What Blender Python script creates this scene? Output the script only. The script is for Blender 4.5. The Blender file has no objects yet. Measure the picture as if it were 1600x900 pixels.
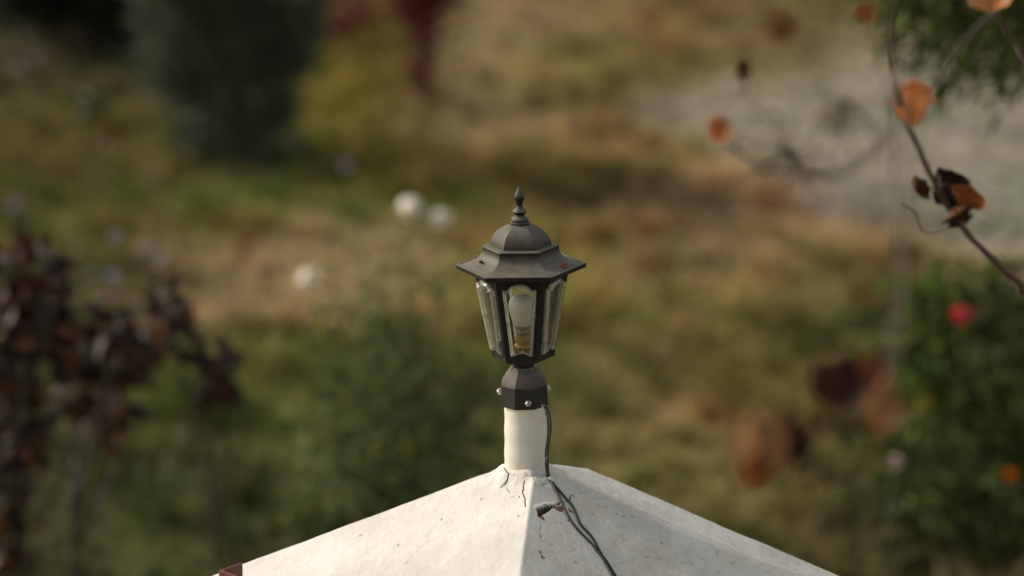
import bpy, bmesh, math, random
import numpy as np
from mathutils import Vector, Matrix, noise as mnoise

random.seed(7)
rng = np.random.default_rng(7)
scene = bpy.context.scene
COL = scene.collection
R = math.radians

# ------------------------------------------------------------------ camera
CAM_H = 3.45
PITCH = R(14.5)
FPX = 3777.8                      # 85 mm on a 36 mm sensor, in photo pixels
cam_d = bpy.data.cameras.new('camera')
cam_d.lens = 85.0
cam_d.sensor_width = 36.0
cam_d.clip_start = 0.05
cam_d.clip_end = 1000.0
cam_d.dof.use_dof = True
cam_d.dof.focus_distance = 3.77
cam_d.dof.aperture_fstop = 1.8
cam = bpy.data.objects.new('camera', cam_d)
COL.objects.link(cam)
cam.location = (0, 0, CAM_H)
cam.rotation_euler = (math.pi / 2 - PITCH, 0, 0)
scene.camera = cam

# ------------------------------------------------------------------ world, sun, exposure
SUN_EL, SUN_AZ = 29.5, -73.0     # azimuth of the sun, degrees clockwise from +Y (straight out to the left)
world = bpy.data.worlds.new('World')
scene.world = world
world.use_nodes = True
wn = world.node_tree
sky = wn.nodes.new('ShaderNodeTexSky')
sky.sky_type = 'NISHITA'
sky.sun_disc = False
sky.sun_elevation = R(SUN_EL)
sky.sun_rotation = R(SUN_AZ)
sky.air_density = 1.2
sky.dust_density = 2.5
wn.nodes['Background'].inputs['Strength'].default_value = 0.134
haze_sky = wn.nodes.new('ShaderNodeHueSaturation')      # a pale, hazy sky
haze_sky.inputs['Saturation'].default_value = 0.38
wn.links.new(sky.outputs[0], haze_sky.inputs['Color'])
warm = wn.nodes.new('ShaderNodeMix'); warm.data_type = 'RGBA'; warm.blend_type = 'MULTIPLY'
warm.inputs[0].default_value = 1.0; warm.inputs[7].default_value = (1.04, 1.0, 0.925, 1)
wn.links.new(haze_sky.outputs[0], warm.inputs[6])
wn.links.new(warm.outputs[2], wn.nodes['Background'].inputs['Color'])
sun_d = bpy.data.lights.new('sun', 'SUN')
sun_d.energy = 2.5
sun_d.angle = R(11)          # thin haze: soft-edged shadows
sun_d.color = (1.0, 0.90, 0.77)
sun = bpy.data.objects.new('sun', sun_d)
COL.objects.link(sun)
sdir = Vector((math.sin(R(SUN_AZ)) * math.cos(R(SUN_EL)), math.cos(R(SUN_AZ)) * math.cos(R(SUN_EL)), math.sin(R(SUN_EL))))
sun.rotation_euler = sdir.to_track_quat('Z', 'Y').to_euler()
sun.location = sdir * 30

scene.view_settings.view_transform = 'Standard'
scene.view_settings.look = 'None'
scene.view_settings.exposure = 0.28
scene.view_settings.gamma = 1.0
scene.render.engine = 'CYCLES'
scene.cycles.max_bounces = 8
scene.cycles.transparent_max_bounces = 12
scene.cycles.caustics_refractive = False
scene.cycles.caustics_reflective = False

# ------------------------------------------------------------------ measuring helpers
FWD = np.array([0, math.cos(PITCH), -math.sin(PITCH)])
UP = np.array([0, math.sin(PITCH), math.cos(PITCH)])
RT = np.array([1.0, 0, 0])
CAMP = np.array([0, 0, CAM_H])

def at(px, py, D):
    """the place seen at a spot of the photograph, D metres from the lens"""
    return CAMP + D * (FWD + (px - 800) / FPX * RT + (450 - py) / FPX * UP)

def ray(px, py):
    return FWD + (px - 800) / FPX * RT + (450 - py) / FPX * UP

def ground(px, py):
    d = ray(px, py)
    return CAMP + d * (CAM_H / -d[2])

def depth_of_ground(py):
    return CAM_H / -ray(800, py)[2]

def lin(c):
    return tuple(((v / 255) / 12.92 if v / 255 <= 0.04045 else ((v / 255 + 0.055) / 1.055) ** 2.4) for v in c)

def setp(o, label=None, cat=None, group=None, kind=None):
    if label: o['label'] = label
    if cat: o['category'] = cat
    if group: o['group'] = group
    if kind: o['kind'] = kind
    return o

def empty(name, loc, label, cat, group=None, rot=(0, 0, 0)):
    o = bpy.data.objects.new(name, None)
    COL.objects.link(o)
    o.location = loc
    o.rotation_euler = rot
    o.empty_display_size = 0.05
    return setp(o, label, cat, group)

def link(name, me, mat=None, parent=None, smooth=False, sharp=None):
    o = bpy.data.objects.new(name, me)
    COL.objects.link(o)
    if mat is not None and not me.materials:
        me.materials.append(mat)
    if parent is not None:
        o.parent = parent
    if smooth or sharp is not None:
        me.shade_smooth()
        if sharp is not None:
            me.set_sharp_from_angle(angle=R(sharp))
    return o

def mesh_np(name, V, F, C=None, k=3):
    """mesh from numpy arrays: V (n,3), F (m,k), C (n,3) colours per vertex"""
    V = np.ascontiguousarray(V, dtype=np.float32)
    F = np.ascontiguousarray(F, dtype=np.int32)
    me = bpy.data.meshes.new(name)
    me.vertices.add(len(V))
    me.vertices.foreach_set('co', V.ravel())
    me.loops.add(F.size)
    me.loops.foreach_set('vertex_index', F.ravel())
    me.polygons.add(len(F))
    me.polygons.foreach_set('loop_start', np.arange(0, F.size, k, dtype=np.int32))
    me.update(calc_edges=True)
    if C is not None:
        a = me.color_attributes.new('tint', 'FLOAT_COLOR', 'POINT')
        cc = np.ones((len(V), 4), dtype=np.float32)
        cc[:, :3] = C
        a.data.foreach_set('color', cc.ravel())
    me.validate()
    return me

def mesh_py(name, V, F):
    me = bpy.data.meshes.new(name)
    me.from_pydata([tuple(map(float, v)) for v in V], [], F)
    me.update()
    return me

# ------------------------------------------------------------------ materials
def new_mat(name):
    m = bpy.data.materials.new(name)
    m.use_nodes = True
    nt = m.node_tree
    return m, nt, nt.nodes, nt.links, nt.nodes['Principled BSDF']

def noise_node(nt, scale, detail=4, rough=0.55, coord='Object'):
    tc = nt.nodes.new('ShaderNodeTexCoord')
    n = nt.nodes.new('ShaderNodeTexNoise')
    n.inputs['Scale'].default_value = scale
    n.inputs['Detail'].default_value = detail
    n.inputs['Roughness'].default_value = rough
    nt.links.new(tc.outputs[coord], n.inputs['Vector'])
    return n

def ramp(nt, src, stops):
    r = nt.nodes.new('ShaderNodeValToRGB')
    els = r.color_ramp.elements
    while len(els) < len(stops):
        els.new(0.5)
    for e, (p, c) in zip(els, stops):
        e.position = p
        e.color = (c[0], c[1], c[2], 1) if hasattr(c, '__len__') else (c, c, c, 1)
    nt.links.new(src, r.inputs[0])
    return r

def mixc(nt, fac, a, b, mode='MIX'):
    m = nt.nodes.new('ShaderNodeMix')
    m.data_type = 'RGBA'
    m.blend_type = mode
    for sock, v in ((m.inputs[0], fac), (m.inputs[6], a), (m.inputs[7], b)):
        if isinstance(v, bpy.types.NodeSocket):
            nt.links.new(v, sock)
        elif hasattr(v, '__len__'):
            sock.default_value = (v[0], v[1], v[2], 1)
        else:
            sock.default_value = v if sock.type == 'VALUE' else (v, v, v, 1)
    return m.outputs[2]

def bump(nt, bsdf, src, strength, dist, prev=None):
    b = nt.nodes.new('ShaderNodeBump')
    b.inputs['Strength'].default_value = strength
    b.inputs['Distance'].default_value = dist
    nt.links.new(src, b.inputs['Height'])
    if prev is not None:
        nt.links.new(prev, b.inputs['Normal'])
    nt.links.new(b.outputs[0], bsdf.inputs['Normal'])
    return b.outputs[0]

def mat_leaf(name, rough=0.5, translucent=0.3, spec=0.3):
    """leaf and blade material: colour from the vertex tint, some light passes through"""
    m, nt, N, L, b = new_mat(name)
    at_ = N.new('ShaderNodeAttribute'); at_.attribute_name = 'tint'
    n = noise_node(nt, 40, 3)
    r = ramp(nt, n.outputs[0], [(0.3, 0.75), (0.7, 1.2)])
    c = mixc(nt, 1.0, at_.outputs['Color'], r.outputs[0], 'MULTIPLY')
    L.new(c, b.inputs['Base Color'])
    b.inputs['Roughness'].default_value = rough
    b.inputs['Specular IOR Level'].default_value = spec
    t = N.new('ShaderNodeBsdfTranslucent')
    L.new(c, t.inputs['Color'])
    ms = N.new('ShaderNodeMixShader')
    ms.inputs[0].default_value = translucent
    L.new(b.outputs[0], ms.inputs[1]); L.new(t.outputs[0], ms.inputs[2])
    L.new(ms.outputs[0], N['Material Output'].inputs['Surface'])
    return m

def mat_plain(name, col, rough=0.6, metal=0.0, nscale=60, var=0.25, bstr=0.3, bdist=0.0005):
    m, nt, N, L, b = new_mat(name)
    n = noise_node(nt, nscale, 5)
    r = ramp(nt, n.outputs[0], [(0.3, tuple(v * (1 - var) for v in col)), (0.7, tuple(min(1, v * (1 + var)) for v in col))])
    L.new(r.outputs[0], b.inputs['Base Color'])
    b.inputs['Roughness'].default_value = rough
    b.inputs['Metallic'].default_value = metal
    bump(nt, b, n.outputs[0], bstr, bdist)
    return m

def mat_lantern():
    m, nt, N, L, b = new_mat('powder_coated_iron')
    geo = N.new('ShaderNodeNewGeometry')
    sep = N.new('ShaderNodeSeparateXYZ'); L.new(geo.outputs['Normal'], sep.inputs[0])
    n1 = noise_node(nt, 35, 6, 0.65)
    n2 = noise_node(nt, 900, 2, 0.6)
    up = N.new('ShaderNodeMapRange')
    up.inputs['From Min'].default_value = -0.05; up.inputs['From Max'].default_value = 0.7
    L.new(sep.outputs['Z'], up.inputs['Value'])
    d1 = ramp(nt, n1.outputs[0], [(0.3, 0.5), (0.68, 1.0)])
    mul = N.new('ShaderNodeMath'); mul.operation = 'MULTIPLY'
    L.new(up.outputs[0], mul.inputs[0]); L.new(d1.outputs[0], mul.inputs[1])
    paint = ramp(nt, n1.outputs[0], [(0.3, (0.011, 0.0098, 0.008)), (0.7, (0.020, 0.0175, 0.014))])
    dust = ramp(nt, n2.outputs[0], [(0.35, (0.115, 0.102, 0.081)), (0.65, (0.215, 0.190, 0.150))])
    L.new(mixc(nt, mul.outputs[0], paint.outputs[0], dust.outputs[0]), b.inputs['Base Color'])
    b.inputs['Roughness'].default_value = 0.62
    b.inputs['Specular IOR Level'].default_value = 0.22
    p = bump(nt, b, n2.outputs[0], 0.35, 0.0004)
    bump(nt, b, n1.outputs[0], 0.15, 0.001, p)
    return m

def mat_plaster(name='lime_plaster'):
    m, nt, N, L, b = new_mat(name)
    n1 = noise_node(nt, 7, 6, 0.6)
    n2 = noise_node(nt, 90, 6, 0.65)
    n3 = noise_node(nt, 420, 3, 0.6)
    base = ramp(nt, n1.outputs[0], [(0.3, (0.56, 0.54, 0.49)), (0.5, (0.665, 0.645, 0.59)), (0.68, (0.72, 0.70, 0.65))])
    spk = ramp(nt, n2.outputs[0], [(0.30, (0.60, 0.57, 0.52)), (0.40, (0.93, 0.92, 0.90)), (0.56, (1, 1, 1))])
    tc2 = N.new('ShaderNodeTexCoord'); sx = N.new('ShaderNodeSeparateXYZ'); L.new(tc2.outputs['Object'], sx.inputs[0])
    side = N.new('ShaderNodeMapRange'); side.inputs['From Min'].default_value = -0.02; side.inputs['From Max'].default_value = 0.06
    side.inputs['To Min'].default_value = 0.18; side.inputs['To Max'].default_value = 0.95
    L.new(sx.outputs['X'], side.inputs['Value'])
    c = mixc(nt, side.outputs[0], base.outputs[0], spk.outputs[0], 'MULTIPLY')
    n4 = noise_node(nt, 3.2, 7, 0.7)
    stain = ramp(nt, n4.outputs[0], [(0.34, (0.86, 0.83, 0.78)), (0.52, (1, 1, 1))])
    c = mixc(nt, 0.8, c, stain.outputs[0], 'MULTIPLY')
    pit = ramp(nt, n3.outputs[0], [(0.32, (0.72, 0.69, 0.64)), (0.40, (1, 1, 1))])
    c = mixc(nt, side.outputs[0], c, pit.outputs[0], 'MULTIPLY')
    # wear and painted shade on the plaster: r = dirty crack, shaded hole edge, g = bare render, b = red undercoat
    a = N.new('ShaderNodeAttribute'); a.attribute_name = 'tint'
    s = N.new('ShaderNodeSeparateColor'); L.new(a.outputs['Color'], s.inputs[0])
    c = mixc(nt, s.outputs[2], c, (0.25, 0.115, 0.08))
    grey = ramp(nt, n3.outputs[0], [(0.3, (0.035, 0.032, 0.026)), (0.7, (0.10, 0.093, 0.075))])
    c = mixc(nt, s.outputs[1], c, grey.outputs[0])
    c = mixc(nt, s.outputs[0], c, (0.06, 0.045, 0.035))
    L.new(c, b.inputs['Base Color'])
    b.inputs['Roughness'].default_value = 0.82
    b.inputs['Specular IOR Level'].default_value = 0.25
    p = bump(nt, b, n1.outputs[0], 0.25, 0.004)
    p = bump(nt, b, n2.outputs[0], 0.6, 0.0022, p)
    bump(nt, b, n3.outputs[0], 0.5, 0.0009, p)
    return m

def mat_ground():
    m, nt, N, L, b = new_mat('garden_soil')
    a = N.new('ShaderNodeAttribute'); a.attribute_name = 'tint'
    n1 = noise_node(nt, 2.2, 6, 0.65); n2 = noise_node(nt, 14, 6, 0.7); n3 = noise_node(nt, 90, 3, 0.6)
    r1 = ramp(nt, n1.outputs[0], [(0.3, (0.72, 0.74, 0.70)), (0.7, (1.25, 1.2, 1.2))])
    r2 = ramp(nt, n2.outputs[0], [(0.3, 0.65), (0.7, 1.3)])
    c = mixc(nt, 1.0, a.outputs['Color'], r1.outputs[0], 'MULTIPLY')
    c = mixc(nt, 1.0, c, r2.outputs[0], 'MULTIPLY')
    L.new(c, b.inputs['Base Color'])
    b.inputs['Roughness'].default_value = 0.95
    b.inputs['Specular IOR Level'].default_value = 0.1
    p = bump(nt, b, n2.outputs[0], 0.6, 0.04)
    bump(nt, b, n3.outputs[0], 0.5, 0.008, p)
    return m

def mat_glass():
    """old moulded pane: clear glass, with a film of dust (tint, red channel) that also paints in bright bevel edges"""
    m, nt, N, L, b = new_mat('dusty_moulded_glass')
    n1 = noise_node(nt, 60, 5, 0.6); n2 = noise_node(nt, 40, 2)
    bp = N.new('ShaderNodeBump'); bp.inputs['Strength'].default_value = 0.5; bp.inputs['Distance'].default_value = 0.002
    L.new(n2.outputs[0], bp.inputs['Height'])
    g = N.new('ShaderNodeBsdfGlass'); g.inputs['IOR'].default_value = 1.3
    g.inputs['Roughness'].default_value = 0.03
    L.new(bp.outputs[0], g.inputs['Normal'])
    t = N.new('ShaderNodeBsdfTransparent'); t.inputs['Color'].default_value = (0.985, 0.985, 0.975, 1)
    gl = N.new('ShaderNodeBsdfGlossy'); gl.inputs['Roughness'].default_value = 0.134
    L.new(bp.outputs[0], gl.inputs['Normal'])
    d = N.new('ShaderNodeBsdfDiffuse'); d.inputs['Color'].default_value = (0.78, 0.74, 0.66, 1)
    tl = N.new('ShaderNodeBsdfTranslucent'); tl.inputs['Color'].default_value = (0.70, 0.65, 0.55, 1)
    def mix(f, a, c):
        k = N.new('ShaderNodeMixShader')
        if isinstance(f, float): k.inputs[0].default_value = f
        else: L.new(f, k.inputs[0])
        L.new(a.outputs[0], k.inputs[1]); L.new(c.outputs[0], k.inputs[2])
        return k
    fr = N.new('ShaderNodeFresnel'); fr.inputs[0].default_value = 1.45
    clear = mix(fr.outputs[0], mix(0.04, t, g), gl)
    film = mix(0.5, d, tl)
    at_ = N.new('ShaderNodeAttribute'); at_.attribute_name = 'tint'
    sp_ = N.new('ShaderNodeSeparateColor'); L.new(at_.outputs['Color'], sp_.inputs[0])
    f1 = ramp(nt, n1.outputs[0], [(0.3, 0.5), (0.75, 1.5)])
    mu = N.new('ShaderNodeMath'); mu.operation = 'MULTIPLY'
    L.new(sp_.outputs[0], mu.inputs[0]); L.new(f1.outputs[0], mu.inputs[1])
    out = mix(mu.outputs[0], clear, film)
    L.new(out.outputs[0], N['Material Output'].inputs['Surface'])
    return m

M_IRON = mat_lantern()
M_GLASS = mat_glass()
M_PLASTER = mat_plaster()
M_POLE = mat_plain('painted_pipe', (0.68, 0.64, 0.56), 0.6, 0, 25, 0.06, 0.25, 0.0012)
M_STEEL = mat_plain('zinc_steel', (0.42, 0.40, 0.37), 0.45, 0.9, 200, 0.25)
M_BRASS = mat_plain('brass', (0.62, 0.38, 0.13), 0.4, 0.6, 120, 0.3)
M_BULB = mat_plain('opal_plastic', (0.84, 0.81, 0.73), 0.4, 0, 30, 0.03, 0.05)
M_GREYBAND = mat_plain('grey_lamp_cap', (0.28, 0.24, 0.17), 0.4, 0.6, 120, 0.25)
M_RUST = mat_plain('rusted_screw', (0.24, 0.08, 0.035), 0.85, 0.1, 400, 0.4, 0.6)
M_REDOX = mat_plain('red_oxide_paint', (0.125, 0.036, 0.02), 0.6, 0, 140, 0.35, 0.5, 0.0008)
M_CABLE = mat_plain('black_cable', (0.022, 0.020, 0.016), 0.55, 0, 300, 0.3, 0.2, 0.0002)
M_CLIP = mat_plain('white_clip', (0.7, 0.67, 0.6), 0.5, 0, 100, 0.1)
M_GROUND = mat_ground()
M_LEAF = mat_leaf('green_leaf', 0.6, 0.35, 0.18)
M_GRASS = mat_leaf('grass_blade', 0.6, 0.35, 0.2)
M_DRY = mat_leaf('dried_leaf', 0.55, 0.3, 0.25)
M_PURPLE = mat_leaf('purple_leaf', 0.5, 0.18, 0.3)
M_PETAL = mat_leaf('flower_petal', 0.6, 0.2, 0.2)
M_STONE = mat_leaf('stone_and_clod', 0.9, 0.0, 0.2)
M_BARK = mat_plain('brown_bark', (0.10, 0.068, 0.045), 0.85, 0, 70, 0.45, 0.8, 0.003)
M_REDBARK = mat_plain('reddish_bark', (0.15, 0.05, 0.03), 0.8, 0, 60, 0.4, 0.8, 0.003)
M_TWIG = mat_plain('dry_twig', (0.075, 0.045, 0.03), 0.7, 0, 150, 0.4, 0.5, 0.0008)
M_STEM = mat_plain('green_stem', (0.07, 0.085, 0.03), 0.6, 0, 60, 0.3, 0.3)
M_PURPLESTEM = mat_plain('purple_stem', (0.04, 0.03, 0.017), 0.6, 0, 60, 0.3, 0.3)

# ------------------------------------------------------------------ shape helpers
def lathe(prof, n, rot=0.0, cap0=True, cap1=True):
    """rings of n corners; prof = [(radius, z)] from top to bottom"""
    V, F = [], []
    for r, z in prof:
        for k in range(n):
            a = rot + 2 * math.pi * k / n
            V.append((r * math.cos(a), r * math.sin(a), z))
    for i in range(len(prof) - 1):
        for k in range(n):
            k2 = (k + 1) % n
            F.append((i * n + k, (i + 1) * n + k, (i + 1) * n + k2, i * n + k2))
    if cap0: F.append(tuple(range(n)))
    if cap1: F.append(tuple(reversed(range((len(prof) - 1) * n, len(prof) * n))))
    return V, F

def tube(pts, radii, n=8):
    pts = [Vector(p) for p in pts]
    V, F = [], []
    prev = None
    for i, p in enumerate(pts):
        t = (pts[min(i + 1, len(pts) - 1)] - pts[max(i - 1, 0)]).normalized()
        if prev is None:
            u = t.orthogonal().normalized()
        else:
            u = (prev - t * prev.dot(t)).normalized()
        prev = u
        w = t.cross(u)
        r = radii[i] if hasattr(radii, '__len__') else radii
        for k in range(n):
            a = 2 * math.pi * k / n
            V.append(p + (u * math.cos(a) + w * math.sin(a)) * r)
    for i in range(len(pts) - 1):
        for k in range(n):
            k2 = (k + 1) % n
            F.append((i * n + k, i * n + k2, (i + 1) * n + k2, (i + 1) * n + k))
    F.append(tuple(reversed(range(n))))
    F.append(tuple(range((len(pts) - 1) * n, len(pts) * n)))
    return V, F

def joinVF(parts):
    V, F = [], []
    for v, f in parts:
        o = len(V)
        V += [tuple(p) for p in v]
        F += [tuple(i + o for i in q) for q in f]
    return V, F

def curve(pts, n=6):
    """smooth curve through the points (Catmull-Rom)"""
    P = [np.array(p, float) for p in pts]
    P = [2 * P[0] - P[1]] + P + [2 * P[-1] - P[-2]]
    out = []
    for i in range(1, len(P) - 2):
        for k in range(n):
            t = k / n
            a, b, c, d = P[i - 1], P[i], P[i + 1], P[i + 2]
            out.append(0.5 * ((2 * b) + (-a + c) * t + (2 * a - 5 * b + 4 * c - d) * t * t + (-a + 3 * b - 3 * c + d) * t ** 3))
    out.append(P[-2])
    return out

def unit(a):
    return a / np.maximum(np.linalg.norm(a, axis=-1, keepdims=True), 1e-9)

def leaves_np(pos, dirs, L, W, cols, fold=0.25, droop=0.25):
    """a batch of folded, bent leaves; pos,dirs (n,3), L,W (n,), cols (n,3) -> V,F,C"""
    n = len(pos)
    d = unit(dirs)
    rnd = rng.normal(size=(n, 3))
    s = unit(np.cross(d, rnd))
    u = unit(np.cross(s, d))
    L = L[:, None]; W = W[:, None]
    V = np.empty((n, 8, 3))
    V[:, 0] = pos
    m1 = pos + d * L * 0.35 - u * L * droop * 0.12
    V[:, 1] = m1
    V[:, 2] = m1 + s * W * 0.5 + u * W * fold
    V[:, 3] = m1 - s * W * 0.5 + u * W * fold
    m2 = pos + d * L * 0.72 - u * L * droop * 0.5
    V[:, 4] = m2
    V[:, 5] = m2 + s * W * 0.38 + u * W * fold
    V[:, 6] = m2 - s * W * 0.38 + u * W * fold
    V[:, 7] = pos + d * L - u * L * droop
    T = np.array([(0, 2, 1), (0, 1, 3), (1, 2, 5), (1, 5, 4), (1, 4, 6), (1, 6, 3), (4, 5, 7), (4, 7, 6)])
    F = (T[None] + (np.arange(n) * 8)[:, None, None]).reshape(-1, 3)
    C = np.repeat(cols, 8, axis=0)
    return V.reshape(-1, 3), F, C

def vary(col, n, amt=0.25, hue=0.08):
    c = np.array(col)[None] * (1 + rng.normal(0, amt, (n, 1))) * (1 + rng.normal(0, hue, (n, 3)))
    return np.clip(c, 0.002, 0.95)

def clump_points(n, centre, radii, nclump, spread, hollow=0.5):
    """points gathered in clumps through an ellipsoid"""
    d = unit(rng.normal(size=(nclump, 3)))
    rr = hollow + (1 - hollow) * rng.random((nclump, 1)) ** 0.7
    cc = np.array(centre) + d * rr * np.array(radii)
    idx = rng.integers(0, nclump, n)
    p = cc[idx] + rng.normal(0, 1, (n, 3)) * spread
    return p, idx, cc

def blob(centre, r, seed=0, sub=2, rough=0.3, flat=1.0):
    bm = bmesh.new()
    bmesh.ops.create_icosphere(bm, subdivisions=sub, radius=1)
    V = []
    for v in bm.verts:
        f = 1 + rough * mnoise.noise(v.co * 1.6 + Vector((seed, seed * 2.3, 0)))
        V.append((v.co.x * r * f, v.co.y * r * f, v.co.z * r * f * flat))
    F = [tuple(v.index for v in f.verts) for f in bm.faces]
    bm.free()
    c = np.array(centre)
    return [tuple(np.array(v) + c) for v in V], F

# ================================================================== LARGE STRUCTURE
# ------------------------------------------------------------------ ground sheet
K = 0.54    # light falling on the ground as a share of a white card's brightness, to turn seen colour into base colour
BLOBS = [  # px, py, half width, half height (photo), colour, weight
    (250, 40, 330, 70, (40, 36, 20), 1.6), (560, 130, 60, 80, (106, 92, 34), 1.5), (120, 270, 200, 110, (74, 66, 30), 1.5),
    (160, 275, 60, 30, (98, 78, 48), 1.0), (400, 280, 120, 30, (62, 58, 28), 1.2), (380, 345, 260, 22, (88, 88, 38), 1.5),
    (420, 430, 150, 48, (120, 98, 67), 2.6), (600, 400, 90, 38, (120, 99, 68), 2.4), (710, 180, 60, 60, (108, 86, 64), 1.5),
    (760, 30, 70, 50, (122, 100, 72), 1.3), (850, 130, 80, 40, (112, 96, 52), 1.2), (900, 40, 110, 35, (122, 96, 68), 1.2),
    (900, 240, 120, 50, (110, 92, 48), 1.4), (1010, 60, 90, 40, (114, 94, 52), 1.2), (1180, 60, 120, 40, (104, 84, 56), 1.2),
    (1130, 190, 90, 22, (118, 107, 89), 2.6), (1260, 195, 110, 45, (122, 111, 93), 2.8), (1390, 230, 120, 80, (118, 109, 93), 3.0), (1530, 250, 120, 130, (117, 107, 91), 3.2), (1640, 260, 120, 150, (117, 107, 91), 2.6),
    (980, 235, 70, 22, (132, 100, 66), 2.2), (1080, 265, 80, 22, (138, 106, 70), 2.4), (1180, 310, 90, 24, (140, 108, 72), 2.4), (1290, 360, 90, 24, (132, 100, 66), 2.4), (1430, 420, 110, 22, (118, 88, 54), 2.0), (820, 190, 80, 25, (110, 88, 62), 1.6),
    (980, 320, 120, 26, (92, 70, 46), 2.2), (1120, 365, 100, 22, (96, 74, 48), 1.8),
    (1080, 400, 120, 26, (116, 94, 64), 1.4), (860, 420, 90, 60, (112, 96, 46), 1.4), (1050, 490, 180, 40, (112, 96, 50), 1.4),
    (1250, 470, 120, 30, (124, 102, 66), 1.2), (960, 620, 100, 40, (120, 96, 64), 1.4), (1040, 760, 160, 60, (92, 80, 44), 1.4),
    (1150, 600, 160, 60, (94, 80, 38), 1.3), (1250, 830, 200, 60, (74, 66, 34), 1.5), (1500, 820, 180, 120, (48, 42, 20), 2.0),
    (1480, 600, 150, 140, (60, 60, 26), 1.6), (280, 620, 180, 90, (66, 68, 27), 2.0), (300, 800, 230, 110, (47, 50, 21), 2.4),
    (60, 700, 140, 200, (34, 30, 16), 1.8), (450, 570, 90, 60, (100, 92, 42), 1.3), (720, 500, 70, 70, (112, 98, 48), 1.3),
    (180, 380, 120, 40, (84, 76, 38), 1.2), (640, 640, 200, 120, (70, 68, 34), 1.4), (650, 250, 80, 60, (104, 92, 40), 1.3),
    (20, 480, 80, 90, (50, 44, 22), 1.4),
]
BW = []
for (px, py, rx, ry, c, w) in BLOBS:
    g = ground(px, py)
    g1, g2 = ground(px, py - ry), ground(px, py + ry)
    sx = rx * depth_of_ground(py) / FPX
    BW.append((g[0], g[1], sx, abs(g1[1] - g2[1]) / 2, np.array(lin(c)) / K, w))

def fbm(x, y, s, seed):
    """cheap smooth noise, numpy only"""
    r = np.random.default_rng(seed)
    out = np.zeros_like(x)
    amp = 1.0
    for o in range(5):
        for _ in range(4):
            a = r.random() * 6.283; ph = r.random() * 6.283; f = s * 1.9 ** o * (0.7 + 0.6 * r.random())
            out += amp * np.sin((x * math.cos(a) + y * math.sin(a)) * f + ph + 1.3 * np.sin((x * math.sin(a) - y * math.cos(a)) * f * 0.7 + ph * 2))
        amp *= 0.6
    return out / 6.0

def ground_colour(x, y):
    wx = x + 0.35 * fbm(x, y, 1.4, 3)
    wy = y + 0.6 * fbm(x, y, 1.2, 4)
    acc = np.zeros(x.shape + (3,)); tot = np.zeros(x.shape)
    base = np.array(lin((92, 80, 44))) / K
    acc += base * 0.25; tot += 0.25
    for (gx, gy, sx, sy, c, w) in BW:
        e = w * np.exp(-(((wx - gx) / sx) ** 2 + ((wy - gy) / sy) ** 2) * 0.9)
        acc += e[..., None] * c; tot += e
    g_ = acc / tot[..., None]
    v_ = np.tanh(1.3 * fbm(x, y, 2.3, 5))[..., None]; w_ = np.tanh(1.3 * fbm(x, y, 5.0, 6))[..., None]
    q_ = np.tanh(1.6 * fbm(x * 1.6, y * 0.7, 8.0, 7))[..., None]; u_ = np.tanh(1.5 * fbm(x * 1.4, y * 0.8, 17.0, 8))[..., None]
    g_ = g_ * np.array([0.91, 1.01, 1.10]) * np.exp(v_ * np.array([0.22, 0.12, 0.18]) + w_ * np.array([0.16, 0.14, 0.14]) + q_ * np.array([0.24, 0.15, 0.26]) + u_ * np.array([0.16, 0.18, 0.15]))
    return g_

def gz(x, y):
    x = np.asarray(x, float); y = np.asarray(y, float)
    return 0.035 * fbm(x, y, 1.1, 11)

def axis(lo, hi, step, far):
    a = list(np.arange(lo, hi + 1e-6, step))
    s = step; v = a[-1]
    while v < far:
        s *= 1.35; v += s; a.append(v)
    s = step; v = a[0]
    while v > -far:
        s *= 1.35; v -= s; a.insert(0, v)
    return np.array(a)
gx_ = axis(-8, 8, 0.09, 320)
gy_ = axis(5, 29, 0.10, 320)
X, Y = np.meshgrid(gx_, gy_)
Z = gz(X, Y)
nx = len(gx_); ny = len(gy_)
idx = np.arange(nx * ny).reshape(ny, nx)
F = np.stack([idx[:-1, :-1], idx[:-1, 1:], idx[1:, 1:], idx[1:, :-1]], -1).reshape(-1, 4)
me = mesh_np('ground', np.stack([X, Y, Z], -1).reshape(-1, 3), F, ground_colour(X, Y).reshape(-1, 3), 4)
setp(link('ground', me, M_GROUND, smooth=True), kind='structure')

# ------------------------------------------------------------------ pillar with its plastered cap
AX = at(821.5, 735, 3.8)                     # on the pole's axis
Y0 = 3.8 * math.cos(PITCH)
AXX = (821.5 - 800) / 994.15
def zrow(row):
    """height on the lantern's axis that shows at this photo row"""
    return CAM_H - Y0 * math.tan(PITCH + math.atan((row - 450) / FPX))
PX = 1 / 994.15

ZA = zrow(714)
def ridge(phi, dist, drop):                  # phi from the camera-facing direction, to the right positive
    return np.array([AXX + dist * math.sin(R(phi)), Y0 - dist * math.cos(R(phi)), ZA - drop])
A_l = np.array([AXX, Y0, ZA])
Lp = ridge(-93.7, 0.60, 0.60 * 0.418)
F0 = np.array([AXX + 0.011, Y0 - 0.055, ZA - 0.024])
F1 = np.array([AXX - 0.050, Y0 - 0.60, ZA - 0.60 * 0.425])
R0 = np.array([AXX, Y0, zrow(722.5)])
R1 = R0 + np.array([0.60 * math.sin(R(86.3)), -0.60 * math.cos(R(86.3)), -0.60 * 0.405])
V1 = np.array([AXX + 0.100, Y0 + 0.085, zrow(760) + 0.0030])
V2 = V1 + (R1 - R0) * 1.0 + np.array([0, 0.03, -0.041])
def plane(a, b, c):
    n = np.cross(b - a, c - a)
    if n[2] < 0: n = -n
    return (n[0] / n[2], n[1] / n[2], (n @ a) / n[2])       # z = c - a x - b y
PL_FL = plane(A_l, Lp, F1)
dF = ray(829, 780)                             # the front arris leans right towards the top
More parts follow.
